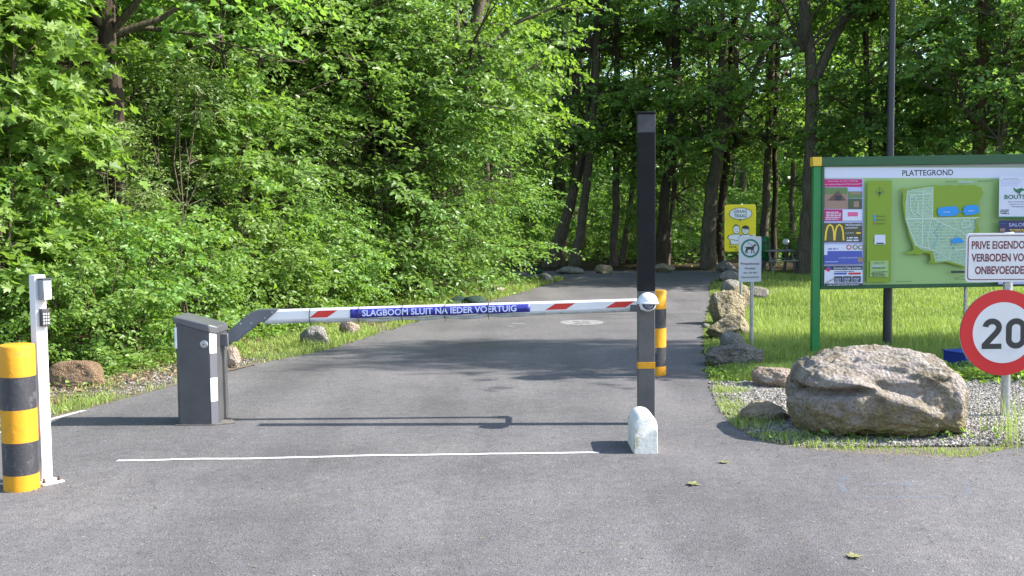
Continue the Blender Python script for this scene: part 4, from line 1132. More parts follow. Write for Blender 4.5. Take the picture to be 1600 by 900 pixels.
b = MB(); b.box(L(.117, .012, 1.352), (.004, .056, .072), WHITE_PL, rot); b.build('reader_window', o, bevel=.001)
b = MB(); b.box(L(.08, .012, 1.462), (.09, .074, .006), mat('reader hood', (.05, .05, .055), .5), rot); b.build('hood', o)
b = MB(); b.box(L(.060, .014, 1.185), (.038, .060, .125), BLK, rot); o = b.build('keypad', t, bevel=.004)
b = MB()
for i in range(3):
    for k in range(4): b.box(L(.080, -.003 + .017 * i, 1.145 + .022 * k), (.004, .011, .014), mat('keypad key', (.34, .35, .37), .4), rot)
b.build('keys', o)

# barrier cabinet
x0, x1 = G(279, 664)[0], G(353, 662)[0]; yf = G(316, 664.5)[1]; W, D, H = x1 - x0 - .0, .40, 1.0
cx, cy = (x0 + x1) / 2 - .035, yf + D / 2; x1 = x0 + .36
ROOT = thing('barrier_gate', 'anthracite barrier cabinet with long white and red boom across the road', 'barrier', (x0 + .18, cy, 0))
ch = .055
foot = [(x0, yf + .02), (x0 + .02, yf), (x1 - ch, yf), (x1, yf + ch), (x1, yf + D), (x0, yf + D)]
zt = lambda xx: .985 - .235 * (xx - x0)
b = MB(); k = len(foot)
b.add([(px, py, 0) for px, py in foot] + [(px, py, zt(px) - .045) for px, py in foot], [list(range(k))[::-1], list(range(k, 2 * k))] + [(i, (i + 1) % k, (i + 1) % k + k, i + k) for i in range(k)], DGREY)
cab = b.build('cabinet', ROOT, bevel=.006)
g = .012
fl = [(x0 - g, yf - g), (x1 - ch + .005, yf - g), (x1 + g, yf + ch - .005), (x1 + g, yf + D + g), (x0 - g, yf + D + g)]; k = 5
def lidz(px): return zt(px) if px < x1 - .06 else zt(x1 - .06) - .45 * (px - (x1 - .06))
b = MB(); b.add([(px, py, zt(px) - .05 - (.02 if px > x1 - .1 else 0)) for px, py in fl] + [(px, py, lidz(px) + .012) for px, py in fl], [list(range(k))[::-1], list(range(k, 2 * k))] + [(i, (i + 1) % k, (i + 1) % k + k, i + k) for i in range(k)], DGREY2)
b.build('lid', ROOT, bevel=.012, seg=3)
b = MB(); xl = AT(319, 538, yf).x; zl = AT(319, 538, yf).z
A = Matrix(((1, 0, 0), (0, 0, -1), (0, 1, 0)))
b.lathe([(.036, 0), (.036, .008), (.029, .012), (.028, .010), (.018, .010), (.017, .016), (.001, .016)], (xl, yf, zl), mat('lock metal', (.40, .41, .42), .35, .8), 28, A)
o = b.build('lock', cab, smooth=30)
b = MB(); b.box((xl, yf - .0175, zl), (.012, .004, .012), INK); b.build('keyhole', o)
# reflective strips on the chamfer and on the left edge
ca = Vector((x1 - ch, yf, 0)); cb = Vector((x1, yf + ch, 0)); t_ = (cb - ca); nn = Vector((1, -1, 0)).normalized() * .002
def chamfer_strip(mb, z0, z1, m):
    a_ = ca + t_ * .04 + nn; c_ = cb - t_ * .06 + nn
    mb.prism([a_ + Vector((0, 0, z0)), c_ + Vector((0, 0, z0)), c_ + Vector((0, 0, z1)), a_ + Vector((0, 0, z1))], nn * .5, m)
for z0, z1, m, nm in ((.655, .845, REFL_W, 'white_reflector'), (.455, .652, REFL_G, 'grey_tape'), (.215, .452, REFL_W, 'white_reflector'), (.01, .212, REFL_G, 'grey_tape')):
    if nm == 'grey_tape' and z0 > .4: z0 = .435
    if z0 == .215: z0, z1 = .215, .432
    b = MB(); chamfer_strip(b, z0, z1, m); b.build(nm, cab, smooth=0)
b = MB(); b.box((x0 + .004, yf + .008, .80), (.020, .020, .19), REFL_W, Matrix.Rotation(R(-45), 3, 'Z')); b.build('white_reflector', cab)
b = MB()
f = Face(b, (x1, yf + ch, 0), (0, 1, 0), (0, 0, 1), .0015)
f.bars(.03, .845, .19, .872, 2, mat('worn sticker print', (.5, .5, .52), .5), 4); b.build('sticker', cab, smooth=0)
b = MB(); b.prism([(x0 - .02, yf - .012, .003), (x1 - .02, yf - .01, .003), (x1 + .10, yf + .05, .003), (x1 + .15, yf + .09, .003), (x1 + .03, yf + D * .8, .003), (x0 - .04, yf + D, .003)], (0, 0, .006), DIRTM)
b.build('foundation_rim', ROOT, smooth=0)

# boom: bent arm, white beam, reflectors, banner, ties, rubber edge
YB = yf + .24; S = FPX / YB
arm = [(354, 519), (392, 488), (402, 484), (436, 483), (413, 503), (404, 504.5), (370, 533), (358, 536), (352, 531)]
b = MB(); b.prism([AT(px, py, YB - .05) for px, py in arm][::-1], (0, .095, 0), mat('boom arm steel', (.13, .14, .16), .38, .3, var=.2, vscale=6)); arm_o = b.build('boom_arm', ROOT, bevel=.006)
for px, py in ((376, 506), (392, 505), (425, 488), (414, 497)):
    b = MB(); p = AT(px, py, YB - .05); b.lathe([(.008, 0), (.007, .006), (.001, .007)], p, GALV, 10, A); b.build('bolt', arm_o)
b = MB(); p = AT(352, 528, YB); b.box(p + Vector((-.01, 0, -.01)), (.11, .15, .12), DGREY2); b.build('pivot_hub', ROOT, bevel=.01)
zc0 = AT(424, 493, YB).z; zc1 = AT(1000, 474.5, YB).z; xa, xb = AT(424, 493, YB).x, AT(1006, 474, YB).x
zc = lambda xx: zc0 + (zc1 - zc0) * (xx - xa) / (xb - xa) - .012 * math.sin(math.pi * (xx - xa) / (xb - xa)) * 0
hh_ = lambda xx: .054 - .006 * (xx - xa) / (xb - xa)
def beam_ring(xx, sl=0):
    h = hh_(xx); d = .036; c = .016
    pr = [(-d, -h + c), (-d + c * .6, -h), (d - c * .6, -h), (d, -h + c), (d, h - c), (d - c * .6, h), (-d + c * .6, h), (-d, h - c)]
    return [Vector((xx + sl * pz / h, YB + py, zc(xx) + pz)) for py, pz in pr]
b = MB(); rings = [beam_ring(xa + .005, .062)] + [beam_ring(xa + .09 + (xb - xa - .09) * i / 8) for i in range(9)]
vs = [p for r_ in rings for p in r_]; fs = []
for i in range(len(rings) - 1):
    for k in range(8): fs.append((i * 8 + k, (i + 1) * 8 + k, (i + 1) * 8 + (k + 1) % 8, i * 8 + (k + 1) % 8))
fs += [list(range(8)), [len(vs) - 8 + k for k in range(8)][::-1]]
b.add(vs, fs, WHITE_PL); beam = b.build('boom', ROOT, smooth=25)
yfc = YB - .036
def onb(px, v):     # a point on the boom's front face: v from -1 (bottom) to 1 (top)
    xx = AT(px, 480, yfc).x; return Vector((xx, yfc - .0015, zc(xx) + v * (hh_(xx) - .017)))
for a0, a1, b0, b1 in ((483, 497, 527, 511), (852, 868, 899, 884), (946, 962, 992, 977)):
    b = MB(); b.prism([onb(a0, -.8), onb(b1, -.8), onb(b0, .9), onb(a1, .9)], (0, .002, 0), REFL_R); b.build('red_reflector', beam, smooth=0)
# banner wrapped on the front, a little wavy
b = MB(); n_ = 60; X0, X1 = AT(547, 480, yfc).x, AT(828, 480, yfc).x
top, bot = [], []
wav = lambda t: .0035 * math.sin(t * 39) + .002 * math.sin(t * 17 + 1)
for i in range(n_ + 1):
    t = i / n_; xx = X0 + (X1 - X0) * t; h = hh_(xx); sag = .006 * abs(math.sin(t * math.pi * 4.2 + .4)) * (t < .95)
    top.append(Vector((xx, yfc - .004, zc(xx) + h - .014))); bot.append(Vector((xx, yfc - .007 - abs(wav(t)), zc(xx) - h + .012 - sag)))
b.add(top + bot, [(i, i + n_ + 1, i + n_ + 2, i + 1) for i in range(n_)], BANNER)
ban = b.build('banner', beam, smooth=60)
m_ = ban.modifiers.new('thickness', 'SOLIDIFY'); m_.thickness = .0015; m_.offset = 1
b = MB(); f = Face(b, (0, yfc - .0125, 0), (1, 0, 0), (0, 0, 1))
xs, xe = AT(566, 480, yfc).x, AT(807, 480, yfc).x
f = Face(b, (xs, yfc - .0125, zc(xs)), Vector((xe - xs, 0, zc(xe) - zc(xs))).normalized(), (0, 0, 1))
f.text('SLAGBOOM SLUIT NA IEDER VOERTUIG', 0, -.030, xe - xs, .030, BANNER_TXT, .022); b.build('banner_lettering', ban, smooth=0)
# sagging rubber edge under the boom, held by cable ties
b = MB(); xr0, xr1 = AT(414, 505, YB).x, xb - .02; pts, rad = [], []
ties = [484, 560, 628, 695, 763]
for i in range(91):
    t = i / 90; xx = xr0 + (xr1 - xr0) * t; px = 414 + 586 * t
    sag = 0
    for u, v, dpt in ((500, 560, .006), (560, 628, .014), (628, 695, .016), (695, 763, .018), (763, 830, .012)):
        if u <= px <= v: sag = dpt * math.sin(math.pi * (px - u) / (v - u))
    pts.append((xx, YB - .012, zc(xx) - hh_(xx) - .006 - sag)); rad.append(.017)
b.tube(pts, rad, RUBBER, 10); b.build('rubber_edge', ROOT, smooth=60)
for px in ties:
    b = MB(); xx = AT(px, 480, yfc).x; z = zc(xx); h = hh_(xx)
    lp = [(xx, yfc - .015, z - h - .02), (xx - .004, yfc - .016, z), (xx + .003, yfc - .01, z + h - .004), (xx + .004, YB, z + h + .006), (xx, YB + .042, z + h - .01), (xx, YB + .042, z - h - .01), (xx, YB, z - h - .03), (xx, yfc - .015, z - h - .02)]
    b.tube(lp, .0042, TIE, 6, False); b.tube([(xx, yfc - .018, z - h - .016), (xx + .006, yfc - .022, z - h - .045)], .0035, TIE, 5); b.build('cable_tie', ROOT)

# tall dark post that receives the boom
YP = 9.36; xp = AT(1010.5, 560, YP).x
P_ = thing('barrier_post', 'tall dark square post at the free end of the boom', 'post', (xp, YP + .06, 0))
zt_ = AT(1010, 175, YP).z; wp = .146
zs = AT(1010, 207, YP).z; zk = AT(1010, 455, YP).z
b = MB(); b.box((xp, YP + .06, zk / 2), (wp, .12, zk), GREYPOST); b.build('lower_post', P_, bevel=.004)
b = MB(); b.box((xp, YP + .06, (zk + zs) / 2), (wp + .004, .124, zs - zk), BLACKPOST); b.build('upper_post', P_, bevel=.004)
b = MB(); b.box((xp, YP + .06, (zs + zt_) / 2 - .01), (wp + .004, .124, zt_ - zs - .02), CAPGREY); b.box((xp, YP + .06, zt_ - .005), (wp + .014, .134, .02), BLACKPOST); b.build('cap', P_, bevel=.003)
b = MB(); zz = AT(1010, 571, YP).z; b.box((xp, YP + .06, zz), (wp + .006, .126, .058), YEL); b.build('yellow_band', P_, bevel=.001)
b = MB(); zz = AT(1010, 478, YP).z; b.box((xp - .06, YB, zz - .075), (.10, .12, .012), DGREY2); b.box((xp - .06, YB - .06, zz - .045), (.10, .012, .06), DGREY2); b.box((xp - .06, YB + .06, zz - .045), (.10, .012, .06), DGREY2)
b.box((xp - .02, (YB + YP + .12) / 2, zz - .085), (.05, YB - YP - .1, .012), DGREY2); b.build('boom_rest', P_, bevel=.002)
b = MB(); zz = AT(1010, 548, YP).z; b.box((xp + wp / 2 + .008, YP + .03, zz), (.016, .03, .05), DGREY2); b.box((xp - wp / 2 - .008, YP + .03, zz + .01), (.016, .03, .03), DGREY2); b.build('bracket', P_, bevel=.002)
# dome shaped sensor on the front of the post
zd = AT(1011, 471, YP).z; yd = YP - .004
dome = thing('dome_sensor', 'white dome sensor with dark window mounted on the tall dark post', 'sensor', (xp, yd, zd))
b = MB(); prof = [(.098, -.012), (.100, -.002)] + [(.090 * math.cos(R(a)), .002 + .082 * math.sin(R(a))) for a in range(0, 90, 9)] + [(.003, .084)]
b.lathe(prof, (xp, yd - .055, zd), WHITE_PL, 36); b.build('hood', dome, smooth=50)
b = MB(); b.box((xp, yd - .02, zd - .03), (.12, .05, .09), WHITE_PL); b.build('mount', dome, bevel=.015)
b = MB(); prof = [(.078 * math.cos(R(a)), -.078 * math.sin(R(a))) for a in range(0, 90, 9)] + [(.003, -.078)]
b.lathe(prof[::-1], (xp, yd - .055, zd - .008), WHITE_PL, 32)
ring_ = b.build('sensor_ring', dome, smooth=50)
b = MB(); f = Face(b, (xp, yd - .055 - .074, zd - .012), (1, 0, 0), (0, .38, 1), .001)
pts = [(.058 * math.cos(R(a)), -.050 * math.sin(R(a))) for a in range(0, 181, 12)]
f.poly(pts[::-1], mat('sensor window', (.012, .012, .014), .12))
f.poly([(.040 * math.cos(R(a)), -.010 - .030 * math.sin(R(a))) for a in range(180, -1, -15)], mat('sensor glass', (.09, .09, .10), .1))
f.k += 1
for i in range(5): f.rect(-.034 + i * .015, -.014, -.026 + i * .015, -.006, mat('sensor mark', (.25, .25, .27), .3), False)
b.build('sensor_window', dome, smooth=0)

# white concrete stone in front of the post
x, y = G(1009.5, 709); b = MB(); wd, ln, hg = .094, .48, .305
rows = []
for i in range(25):
    t = i / 24; yy_ = y + ln * t
    e = min(t / .16, 1, (1 - t) / .2); e = math.sqrt(max(0, 1 - (1 - e) ** 2))
    hz = hg * (.83 + .17 * e); ww = wd * (.93 + .07 * e)
    rows.append([Vector((x + ww * 1.03, yy_, -.02)), Vector((x + ww * 1.02, yy_, (hz - ww) * .5))] + [Vector((x + ww * math.cos(R(a)), yy_ + (.012 if i == 0 else 0) * math.sin(R(a)), hz - ww + ww * math.sin(R(a)))) for a in range(0, 181, 9)]
                + [Vector((x - ww * 1.02, yy_, (hz - ww) * .5)), Vector((x - ww * 1.03, yy_, -.02))])
k = len(rows[0]); vs = [p for r_ in rows for p in r_]; q = random.Random(3)
vs = [p + Vector((noise.noise(p * 9) * .003, noise.noise(p * 9 + Vector((5, 0, 0))) * .003, noise.noise(p * 9 + Vector((0, 7, 0))) * .002)) for p in vs]
fs = [(i * k + j, i * k + j + 1, (i + 1) * k + j + 1, (i + 1) * k + j) for i in range(24) for j in range(k - 1)] + [list(range(k))[::-1], [24 * k + j for j in range(k)]]
b.add(vs, fs, CONCRETE_W); o = b.build('guard_stone', base=(x, y + .3, 0), smooth=45)
tag(o, 'rounded white painted concrete guard stone at the foot of the dark post', 'guard stone')

# pole helper
def pole(parent, x, y, z1, r_, m, name='pole', z0=-.02, top=True):
    b = MB(); b.lathe([(r_, z0), (r_, z1 - .004), (r_ * .8, z1)], (x, y, 0), m, 20)
    return b.build(name, parent, smooth=50)

# speed sign with notice plate
x, y = G(1570, 651); T = thing('speed_limit_sign', 'round 20 speed limit sign with private property plate on grey pole', 'road sign', (x, y, 0))
ztop = AT(1568, 363, y).z; pole(T, x, y, ztop - .03, .041, GALV)
b = MB(); b.lathe([(.048, ztop - .035), (.048, ztop - .012), (.038, ztop)], (x, y, 0), WHITE_PL, 20); b.build('pole_cap', T, smooth=40)
yp = y - .052; c = AT(1566, 519.5, yp); rr_ = 67.5 / (FPX / yp)
b = MB(); b.lathe([(rr_, 0), (rr_, .012)], c, ALU, 72, A); b.lathe([(rr_, 0), (rr_, .006)], c + Vector((0, -.012, 0)), SIGN_R, 72, A)
disc = b.build('sign_disc', T, smooth=30)
b = MB(); f = Face(b, c + Vector((0, -.0185, 0)), (1, 0, 0), (0, 0, 1), .0006)
f.ring(0, 0, rr_ * .705, rr_ * .99, SIGN_R, 90); f.ell(0, 0, rr_ * .71, rr_ * .71, SIGN_W, 80)
# the figures drawn as thick strokes
def stroke(f, pts, wd, m):
    f.k += 1; L = []
    for i, (px, py) in enumerate(pts):
        a_ = pts[max(0, i - 1)]; b_ = pts[min(len(pts) - 1, i + 1)]; dx, dy = b_[0] - a_[0], b_[1] - a_[1]; l_ = math.hypot(dx, dy)
        L.append(((px - dy / l_ * wd / 2, py + dx / l_ * wd / 2), (px + dy / l_ * wd / 2, py - dx / l_ * wd / 2)))
    for (a_, b_), (c_, d_) in zip(L, L[1:]): f.mb.poly([f.p(*b_, f.k), f.p(*d_, f.k), f.p(*c_, f.k), f.p(*a_, f.k)], m)
u = rr_ / 67.5
arc = [(-17.5 + 10.6 * math.cos(R(a)), 8.6 + 9.4 * math.sin(R(a))) for a in range(176, -31, -8)]
two = arc + [(-10.5, .5), (-29.5, -20)]
stroke(f, [(px * u, py * u) for px, py in two], 9.2 * u, INK); f.rect(-33.5 * u, -25.5 * u, -2.5 * u, -17.2 * u, INK)
zero = [(20 + 11.4 * math.cos(R(a)), (7.5 if math.sin(R(a)) > 0 else -10) + 10.6 * math.sin(R(a))) for a in range(0, 361, 10)]
stroke(f, [(px * u, py * u) for px, py in zero], 9.2 * u, INK)
b.build('sign_face', disc, smooth=0)
pc = AT(1568, 402.5, yp - .01); pw, ph = .342, .222
b = MB(); f = Face(b, pc + Vector((0, .012, 0)), (1, 0, 0), (0, 0, 1))
def rr_prism(mb, c, hw, hh, r_, th, m):
    pts = []
    for cx_, cz_, a in ((hw - r_, -hh + r_, -90), (hw - r_, hh - r_, 0), (-hw + r_, hh - r_, 90), (-hw + r_, -hh + r_, 180)):
        pts += [(c[0] + cx_ + r_ * math.cos(R(a + t_)), c[1], c[2] + cz_ + r_ * math.sin(R(a + t_))) for t_ in (0, 22, 45, 68, 90)]
    mb.prism(pts[::-1], (0, th, 0), m)
b = MB(); rr_prism(b, pc, pw, ph, .035, .014, SIGN_W); plate = b.build('notice_plate', T, smooth=20, bevel=.002)
b = MB(); f = Face(b, pc, (1, 0, 0), (0, 0, 1), .0008)
f.rrect(-pw + .016, -ph + .02, pw - .016, ph - .02, .028, MAROON); f.rrect(-pw + .024, -ph + .028, pw - .024, ph - .028, .024, SIGN_W)
for s_, ya, xw, xo in (('PRIVE EIGENDOM', .078, .266, -.026), ('VERBODEN VOOR', -.036, .290, -.002), ('ONBEVOEGDEN', -.150, .245, -.012)):
    f.text(s_, -xw + xo, ya, xw + xo, ya + .074, MAROON, .028)
b.build('plate_lettering', plate, smooth=0)

# dog sign
x, y = G(1174, 545); T = thing('dog_sign', 'small white sign with green ring and leashed dog on thin pole', 'sign', (x, y, 0))
pole(T, x, y, AT(1172, 366, y).z, .027, GALV)
yp = y - .035; pc = AT(1172, 405, yp); s_ = 1 / (FPX / yp); hw, hh = 17.6 * s_, 35.5 * s_
b = MB(); rr_prism(b, pc, hw, hh, .02, .012, SIGN_W); plate = b.build('sign_plate', T, smooth=20, bevel=.002)
b = MB(); f = Face(b, pc, (1, 0, 0), (0, 0, 1), .0008); GRN = mat('green sign ring', srgb(22, 112, 88), .4)
f.ring(0, 17 * s_, 11.6 * s_, 14.6 * s_, GRN)
dog = [(-9.3, 3.6), (-6.5, 2.4), (-4.6, 3.2), (2.5, 3.0), (4.6, 4.4), (6.0, 6.6), (7.4, 7.2), (8.2, 6.2), (10.0, 5.4), (9.4, 4.3), (7.2, 4.0), (6.2, 1.6), (5.6, -1.2), (7.4, -6.8), (8.4, -7.6), (6.0, -7.4), (4.4, -1.8), (3.4, -2.2), (3.0, -7.4),
       (1.4, -7.4), (1.9, -1.8), (-2.6, -1.2), (-4.4, -3.2), (-3.6, -7.4), (-5.4, -7.4), (-6.0, -3.6), (-7.2, -6.8), (-8.6, -6.4), (-6.6, -.4), (-5.8, 1.2), (-7.6, 1.4)]
f.poly([(px * s_, (py + 16.5) * s_) for px, py in dog[::-1]], INK); f.line([(-5 * s_, 27 * s_), (4.8 * s_, 20.6 * s_)], .8 * s_, INK)
f.line([(4.4 * s_, 19.6 * s_), (6 * s_, 21.6 * s_)], 1.2 * s_, REFL_R)
for i, (tx, wt) in enumerate((('Privaatdomein', 14.5), ('Honden', 8), ('aan de lijn', 10.5), ('Opruimplicht!', 14))):
    yc = (-6.8 - 7.2 * i) * s_; f.text(tx, -wt * s_, yc - 1.9 * s_, wt * s_, yc + 1.9 * s_, INK, .002)
b.build('sign_face', plate, smooth=0)

# yellow sign
YS = 20.0; pc = AT(1156.5, 356.5, YS); x = pc.x; T = thing('yellow_sign', 'tall yellow GRAAG TRAAG sign with two drawn children behind the dog sign', 'sign', (x, YS + .04, 0))
pole(T, x + .03, YS + .04, AT(1157, 318, YS).z, .027, GALV)
s_ = YS / FPX; hw, hh = 24.3 * s_, 36.6 * s_
YSG = mat('yellow sign face', srgb(206, 192, 20), .4, var=.04)
b = MB(); rr_prism(b, pc, hw, hh, .045, .014, YSG); plate = b.build('sign_plate', T, smooth=20, bevel=.002)
b = MB(); f = Face(b, pc, (1, 0, 0), (0, 0, 1), .0009); PALE = mat('pale drawing', (.55, .60, .62), .4)
f.ell(.5 * s_, 22.5 * s_, 18.2 * s_, 9.6 * s_, INK); f.ell(.5 * s_, 22.5 * s_, 17.2 * s_, 8.7 * s_, PALE)
f.poly([(-2 * s_, 14.2 * s_), (0, 10.4 * s_), (1.8 * s_, 14 * s_)], INK)
f.text('GRAAG', -10 * s_, 23.6 * s_, 10.5 * s_, 28.8 * s_, INK, .010, .2); f.text('TRAAG', -9.5 * s_, 16.6 * s_, 10.5 * s_, 21.8 * s_, INK, .010, .2)
def kid(cx, top, mir, hair):
    sx = lambda v: (cx + mir * v) * s_; sy = lambda v: (top + v) * s_
    body = [(-9, -32), (-10.5, -22), (-14, -20), (-13, -16), (-6, -13.5), (6, -13.5), (10, -17), (9.5, -32)]
    P2 = [(sx(a_), sy(c_)) for a_, c_ in body]
    if mir > 0: P2 = P2[::-1]
    f.poly([(px * 1.0, py) for px, py in P2], INK)
    ctr = (cx * s_, sy(-23)); f.poly([(ctr[0] + (px - ctr[0]) * .9, ctr[1] + (py - ctr[1]) * .93) for px, py in P2], PALE)
    f.ell(cx * s_, sy(-6.5), 5.6 * s_, 6.8 * s_, INK); f.ell(cx * s_, sy(-6.8), 4.9 * s_, 6.0 * s_, PALE)
    if hair: f.poly([(sx(-5.8), sy(-5.5)), (sx(5.2), sy(-4)), (sx(4.5), sy(-.5)), (sx(0), sy(1)), (sx(-4.8), sy(-.8))][::(1 if mir < 0 else -1)], INK)
    else: f.line([(sx(-4.5), sy(-2.5)), (sx(-1), sy(1.5)), (sx(3.5), sy(-1))], .9 * s_, INK)
    for e in (-1.6, 1.8): f.ell(sx(e), sy(-6), .6 * s_, .8 * s_, INK, 8)
    f.line([(sx(-1.5), sy(-9.6)), (sx(1.8), sy(-9.4))], .6 * s_, INK); f.line([(sx(-8), sy(-22)), (sx(3), sy(-24))], .7 * s_, INK)
kid(-6, 4.5, 1, False); kid(8, 3.5, -1, True)
f.rect(-24 * s_, -36 * s_, 24 * s_, -25.6 * s_, YSG); f.line([(-19 * s_, -25.4 * s_), (20 * s_, -25.4 * s_)], .6 * s_, INK)
f.text('DENK', -17.5 * s_, -31 * s_, -5 * s_, -27.2 * s_, INK, .01); f.text('VR', -9 * s_, -35.3 * s_, -3.5 * s_, -31.8 * s_, INK, .01)
b.build('sign_face', plate, smooth=0)

# map board
YM = 14.0; SM = FPX / YM; P0 = AT(1268, 452, YM)
Tm = thing('map_board', 'large green framed park map board headed PLATTEGROND on green posts', 'information board', (P0.x, YM, 0))
tl = R(.45); UX = Vector((math.cos(tl), 0, math.sin(tl))); UY = Vector((-math.sin(tl), 0, math.cos(tl))); NB = Vector((0, -1, 0))
Wb, Hb = 372 / SM, 204 / SM
def bw(u_, v_, d=0): return P0 + UX * (u_ / SM) + UY * (v_ / SM) + NB * d      # board units = photograph pixels
def slab(u0, v0, u1, v1, d0, d1, m, name, parent, bev=.004):
    b = MB(); b.prism([bw(u0, v0, d1), bw(u1, v0, d1), bw(u1, v1, d1), bw(u0, v1, d1)], NB * (d0 - d1), m); return b.build(name, parent, bevel=bev)
b = MB(); b.box((bw(6.2, 0).x, YM + .0, (P0.z + Hb) / 2), (.108, .09, P0.z + Hb), GREENP); b.build('post', Tm, bevel=.006)
b = MB(); b.box((bw(366, 0).x, YM + .0, (P0.z + Hb) / 2), (.108, .09, P0.z + Hb), GREENP); b.build('post', Tm, bevel=.006)
b = MB(); p = bw(247, 0); b.lathe([(.022, -.02), (.022, P0.z + .2)], (p.x, YM + .11, 0), GALV, 14); b.build('support_leg', Tm, smooth=50)
slab(13, 191, 372, 205, .075, -.06, GREENF, 'top_rail', Tm); slab(13, 0, 360, 6, .06, -.04, GREENF, 'bottom_rail', Tm)
slab(13, 6, 17.5, 191, .06, -.04, GREENF, 'side_rail', Tm); slab(355, 6, 360, 191, .06, -.04, GREENF, 'side_rail', Tm)
slab(-1, 191.5, 12.8, 205.5, .08, -.06, mat('yellow corner cap', srgb(222, 178, 50), .45), 'corner_cap', Tm)
slab(17.5, 6, 355, 191, .03, -.02, mat('board backing', (.3, .32, .3), .5), 'panel', Tm, .001)
# artwork in the board's own units
b = MB(); f = Face(b, bw(0, 0, .031), UX / SM, UY / SM, .0009)
f.n = NB
cvt = lambda cx_, cy_: ((1260 + cx_ / 3.912) - 1268, 452 - (230 + cy_ / 3.912) - .0 + 0.0178 * ((1260 + cx_ / 3.912) - 1285) * 0 + (0 if True else 0))
def cv(cx_, cy_):
    px, py = 1260 + cx_ / 3.912, 230 + cy_ / 3.912
    top = 262 - (px - 1285) * .0195; bot = 446.5 - (px - 1285) * .008      # the panel's edges in the photograph
    return (px - 1268, 6 + (bot - py) / (bot - top) * 184.5)
def RC(x0, y0, x1, y1, m):
    a_ = cv(x0, y1); c_ = cv(x1, y0); d_ = cv(x1, y1); e_ = cv(x0, y0); f.poly([a_, d_, c_, e_], m)
def TX(s_, x0, y0, x1, y1, m, bold=0.0): a_ = cv(x0, y1); c_ = cv(x1, y0); f.text(s_, a_[0], a_[1], c_[0], c_[1], m, bold)
def BAR(x0, y0, x1, y1, rows, m, seed): a_ = cv(x0, y1); c_ = cv(x1, y0); f.bars(a_[0], a_[1], c_[0], c_[1], rows, m, seed)
pm = lambda nm, rgb: mat(nm, srgb(*rgb), .4)
PW = pm('print white', (206, 208, 224)); PG = pm('print pale green', (150, 180, 112)); PO = pm('print olive', (124, 150, 24)); PMG = pm('print magenta', (186, 14, 104)); PBLU = pm('print blue', (70, 84, 168)); PLK = pm('print lake blue', (20, 140, 214))
PBRN = pm('print brown', (74, 74, 48)); PDK = pm('print dark', (40, 46, 56)); PGOLD = pm('print gold', (236, 196, 50)); PRED = pm('print red', (196, 40, 56)); PTAN = pm('print tan', (150, 120, 104)); PFOL = pm('print foliage', (92, 122, 70)); PNAV = pm('print navy', (34, 36, 92)); PLIL = pm('print lilac', (178, 178, 220)); PTEAL = pm('print green', (20, 104, 66))
PMAP = pm('print map ground', (164, 190, 160)); PROAD = pm('print map road', (206, 216, 206)); PDASH = pm('print map plots', (70, 110, 66)); PPINK = pm('print pink', (214, 90, 140))
RC(95, 125, 1425, 850, PG)
RC(98, 128, 1425, 192, PW); TX('PLATTEGROND', 575, 139, 884, 180, INK, .014)
# advertisements, left column
RC(98, 196, 340, 850, PLIL)
RC(100, 200, 332, 247, PMG); TX('Interesse in een woning', 124, 206, 303, 218, PW); TX('op vakantiepark Zonnevijver?', 104, 224, 328, 238, PW)
RC(103, 250, 241, 380, PTAN); RC(103, 250, 241, 290, PFOL)
a_ = [cv(120, 330), cv(235, 330), cv(186, 266)]; f.poly(a_, pm('print roof', (96, 70, 58))); RC(165, 300, 205, 330, PDK)
RC(245, 252, 331, 314, PFOL); RC(245, 252, 331, 274, PLIL); RC(262, 278, 322, 292, PTAN); RC(245, 318, 331, 380, pm('print shade green', (66, 84, 52))); RC(280, 335, 312, 370, PTAN)
RC(100, 384, 212, 452, PMG); BAR(106, 392, 206, 446, 5, PW, 3); RC(212, 384, 332, 452, PW); RC(243, 400, 305, 426, PPINK)
RC(100, 466, 332, 582, PBRN)
for ox in (0, 56):
    s0 = [(108 + ox, 572), (112 + ox, 520), (122 + ox, 486), (136 + ox, 476), (150 + ox, 486), (159 + ox, 520), (162 + ox, 572)]
    stroke(f, [cv(*p_) for p_ in s0], 2.6, PGOLD)
TX("McDonald's", 230, 470, 328, 484, PW, .02); TX('Lanaken', 230, 488, 305, 500, PW, .02); TX('1,4 KM', 232, 522, 278, 533, PW); f.ell(*cv(308, 527), 4, 1.5, PGOLD, 14); BAR(230, 544, 328, 576, 2, PW, 5)
RC(100, 596, 332, 660, PW); BAR(118, 612, 200, 628, 1, PBLU, 6); RC(120, 636, 330, 660, PBLU)
for cx_, m in ((250, PRED), (288, PFOL), (322, PTAN)): f.ell(*cv(cx_, 613), 4, 4, m, 16); f.ell(*cv(cx_, 613), 2.4, 2.4, PW, 14)
RC(100, 660, 332, 716, PBLU); TX('we deliver better food', 186, 672, 300, 682, PW); f.ell(*cv(318, 690), 4.5, 4.5, PTAN, 16); f.line([cv(104, 702), cv(182, 702)], .8, PW)
RC(100, 728, 332, 752, PDK); TX("Domino's Pizza Lanaken", 158, 731, 324, 748, PW, .01); RC(100, 752, 332, 848, PW)
f.poly([cv(104, 748), cv(124, 764), cv(146, 744), cv(126, 730)], PRED); f.poly([cv(126, 730), cv(146, 744), cv(136, 752), cv(116, 740)], PBLU)
BAR(156, 754, 322, 764, 1, PDK, 8); RC(160, 768, 236, 780, PBLU); RC(246, 768, 322, 780, PRED)
for x0 in (160, 214, 270): RC(x0, 790, x0 + 50, 828, PDK); BAR(x0 + 4, 796, x0 + 44, 824, 3, PLIL, x0)
f.poly([cv(104, 830), cv(160, 800), cv(150, 812), cv(112, 832)], PTAN); RC(100, 834, 332, 848, PDK); BAR(106, 836, 326, 846, 1, PW, 9)
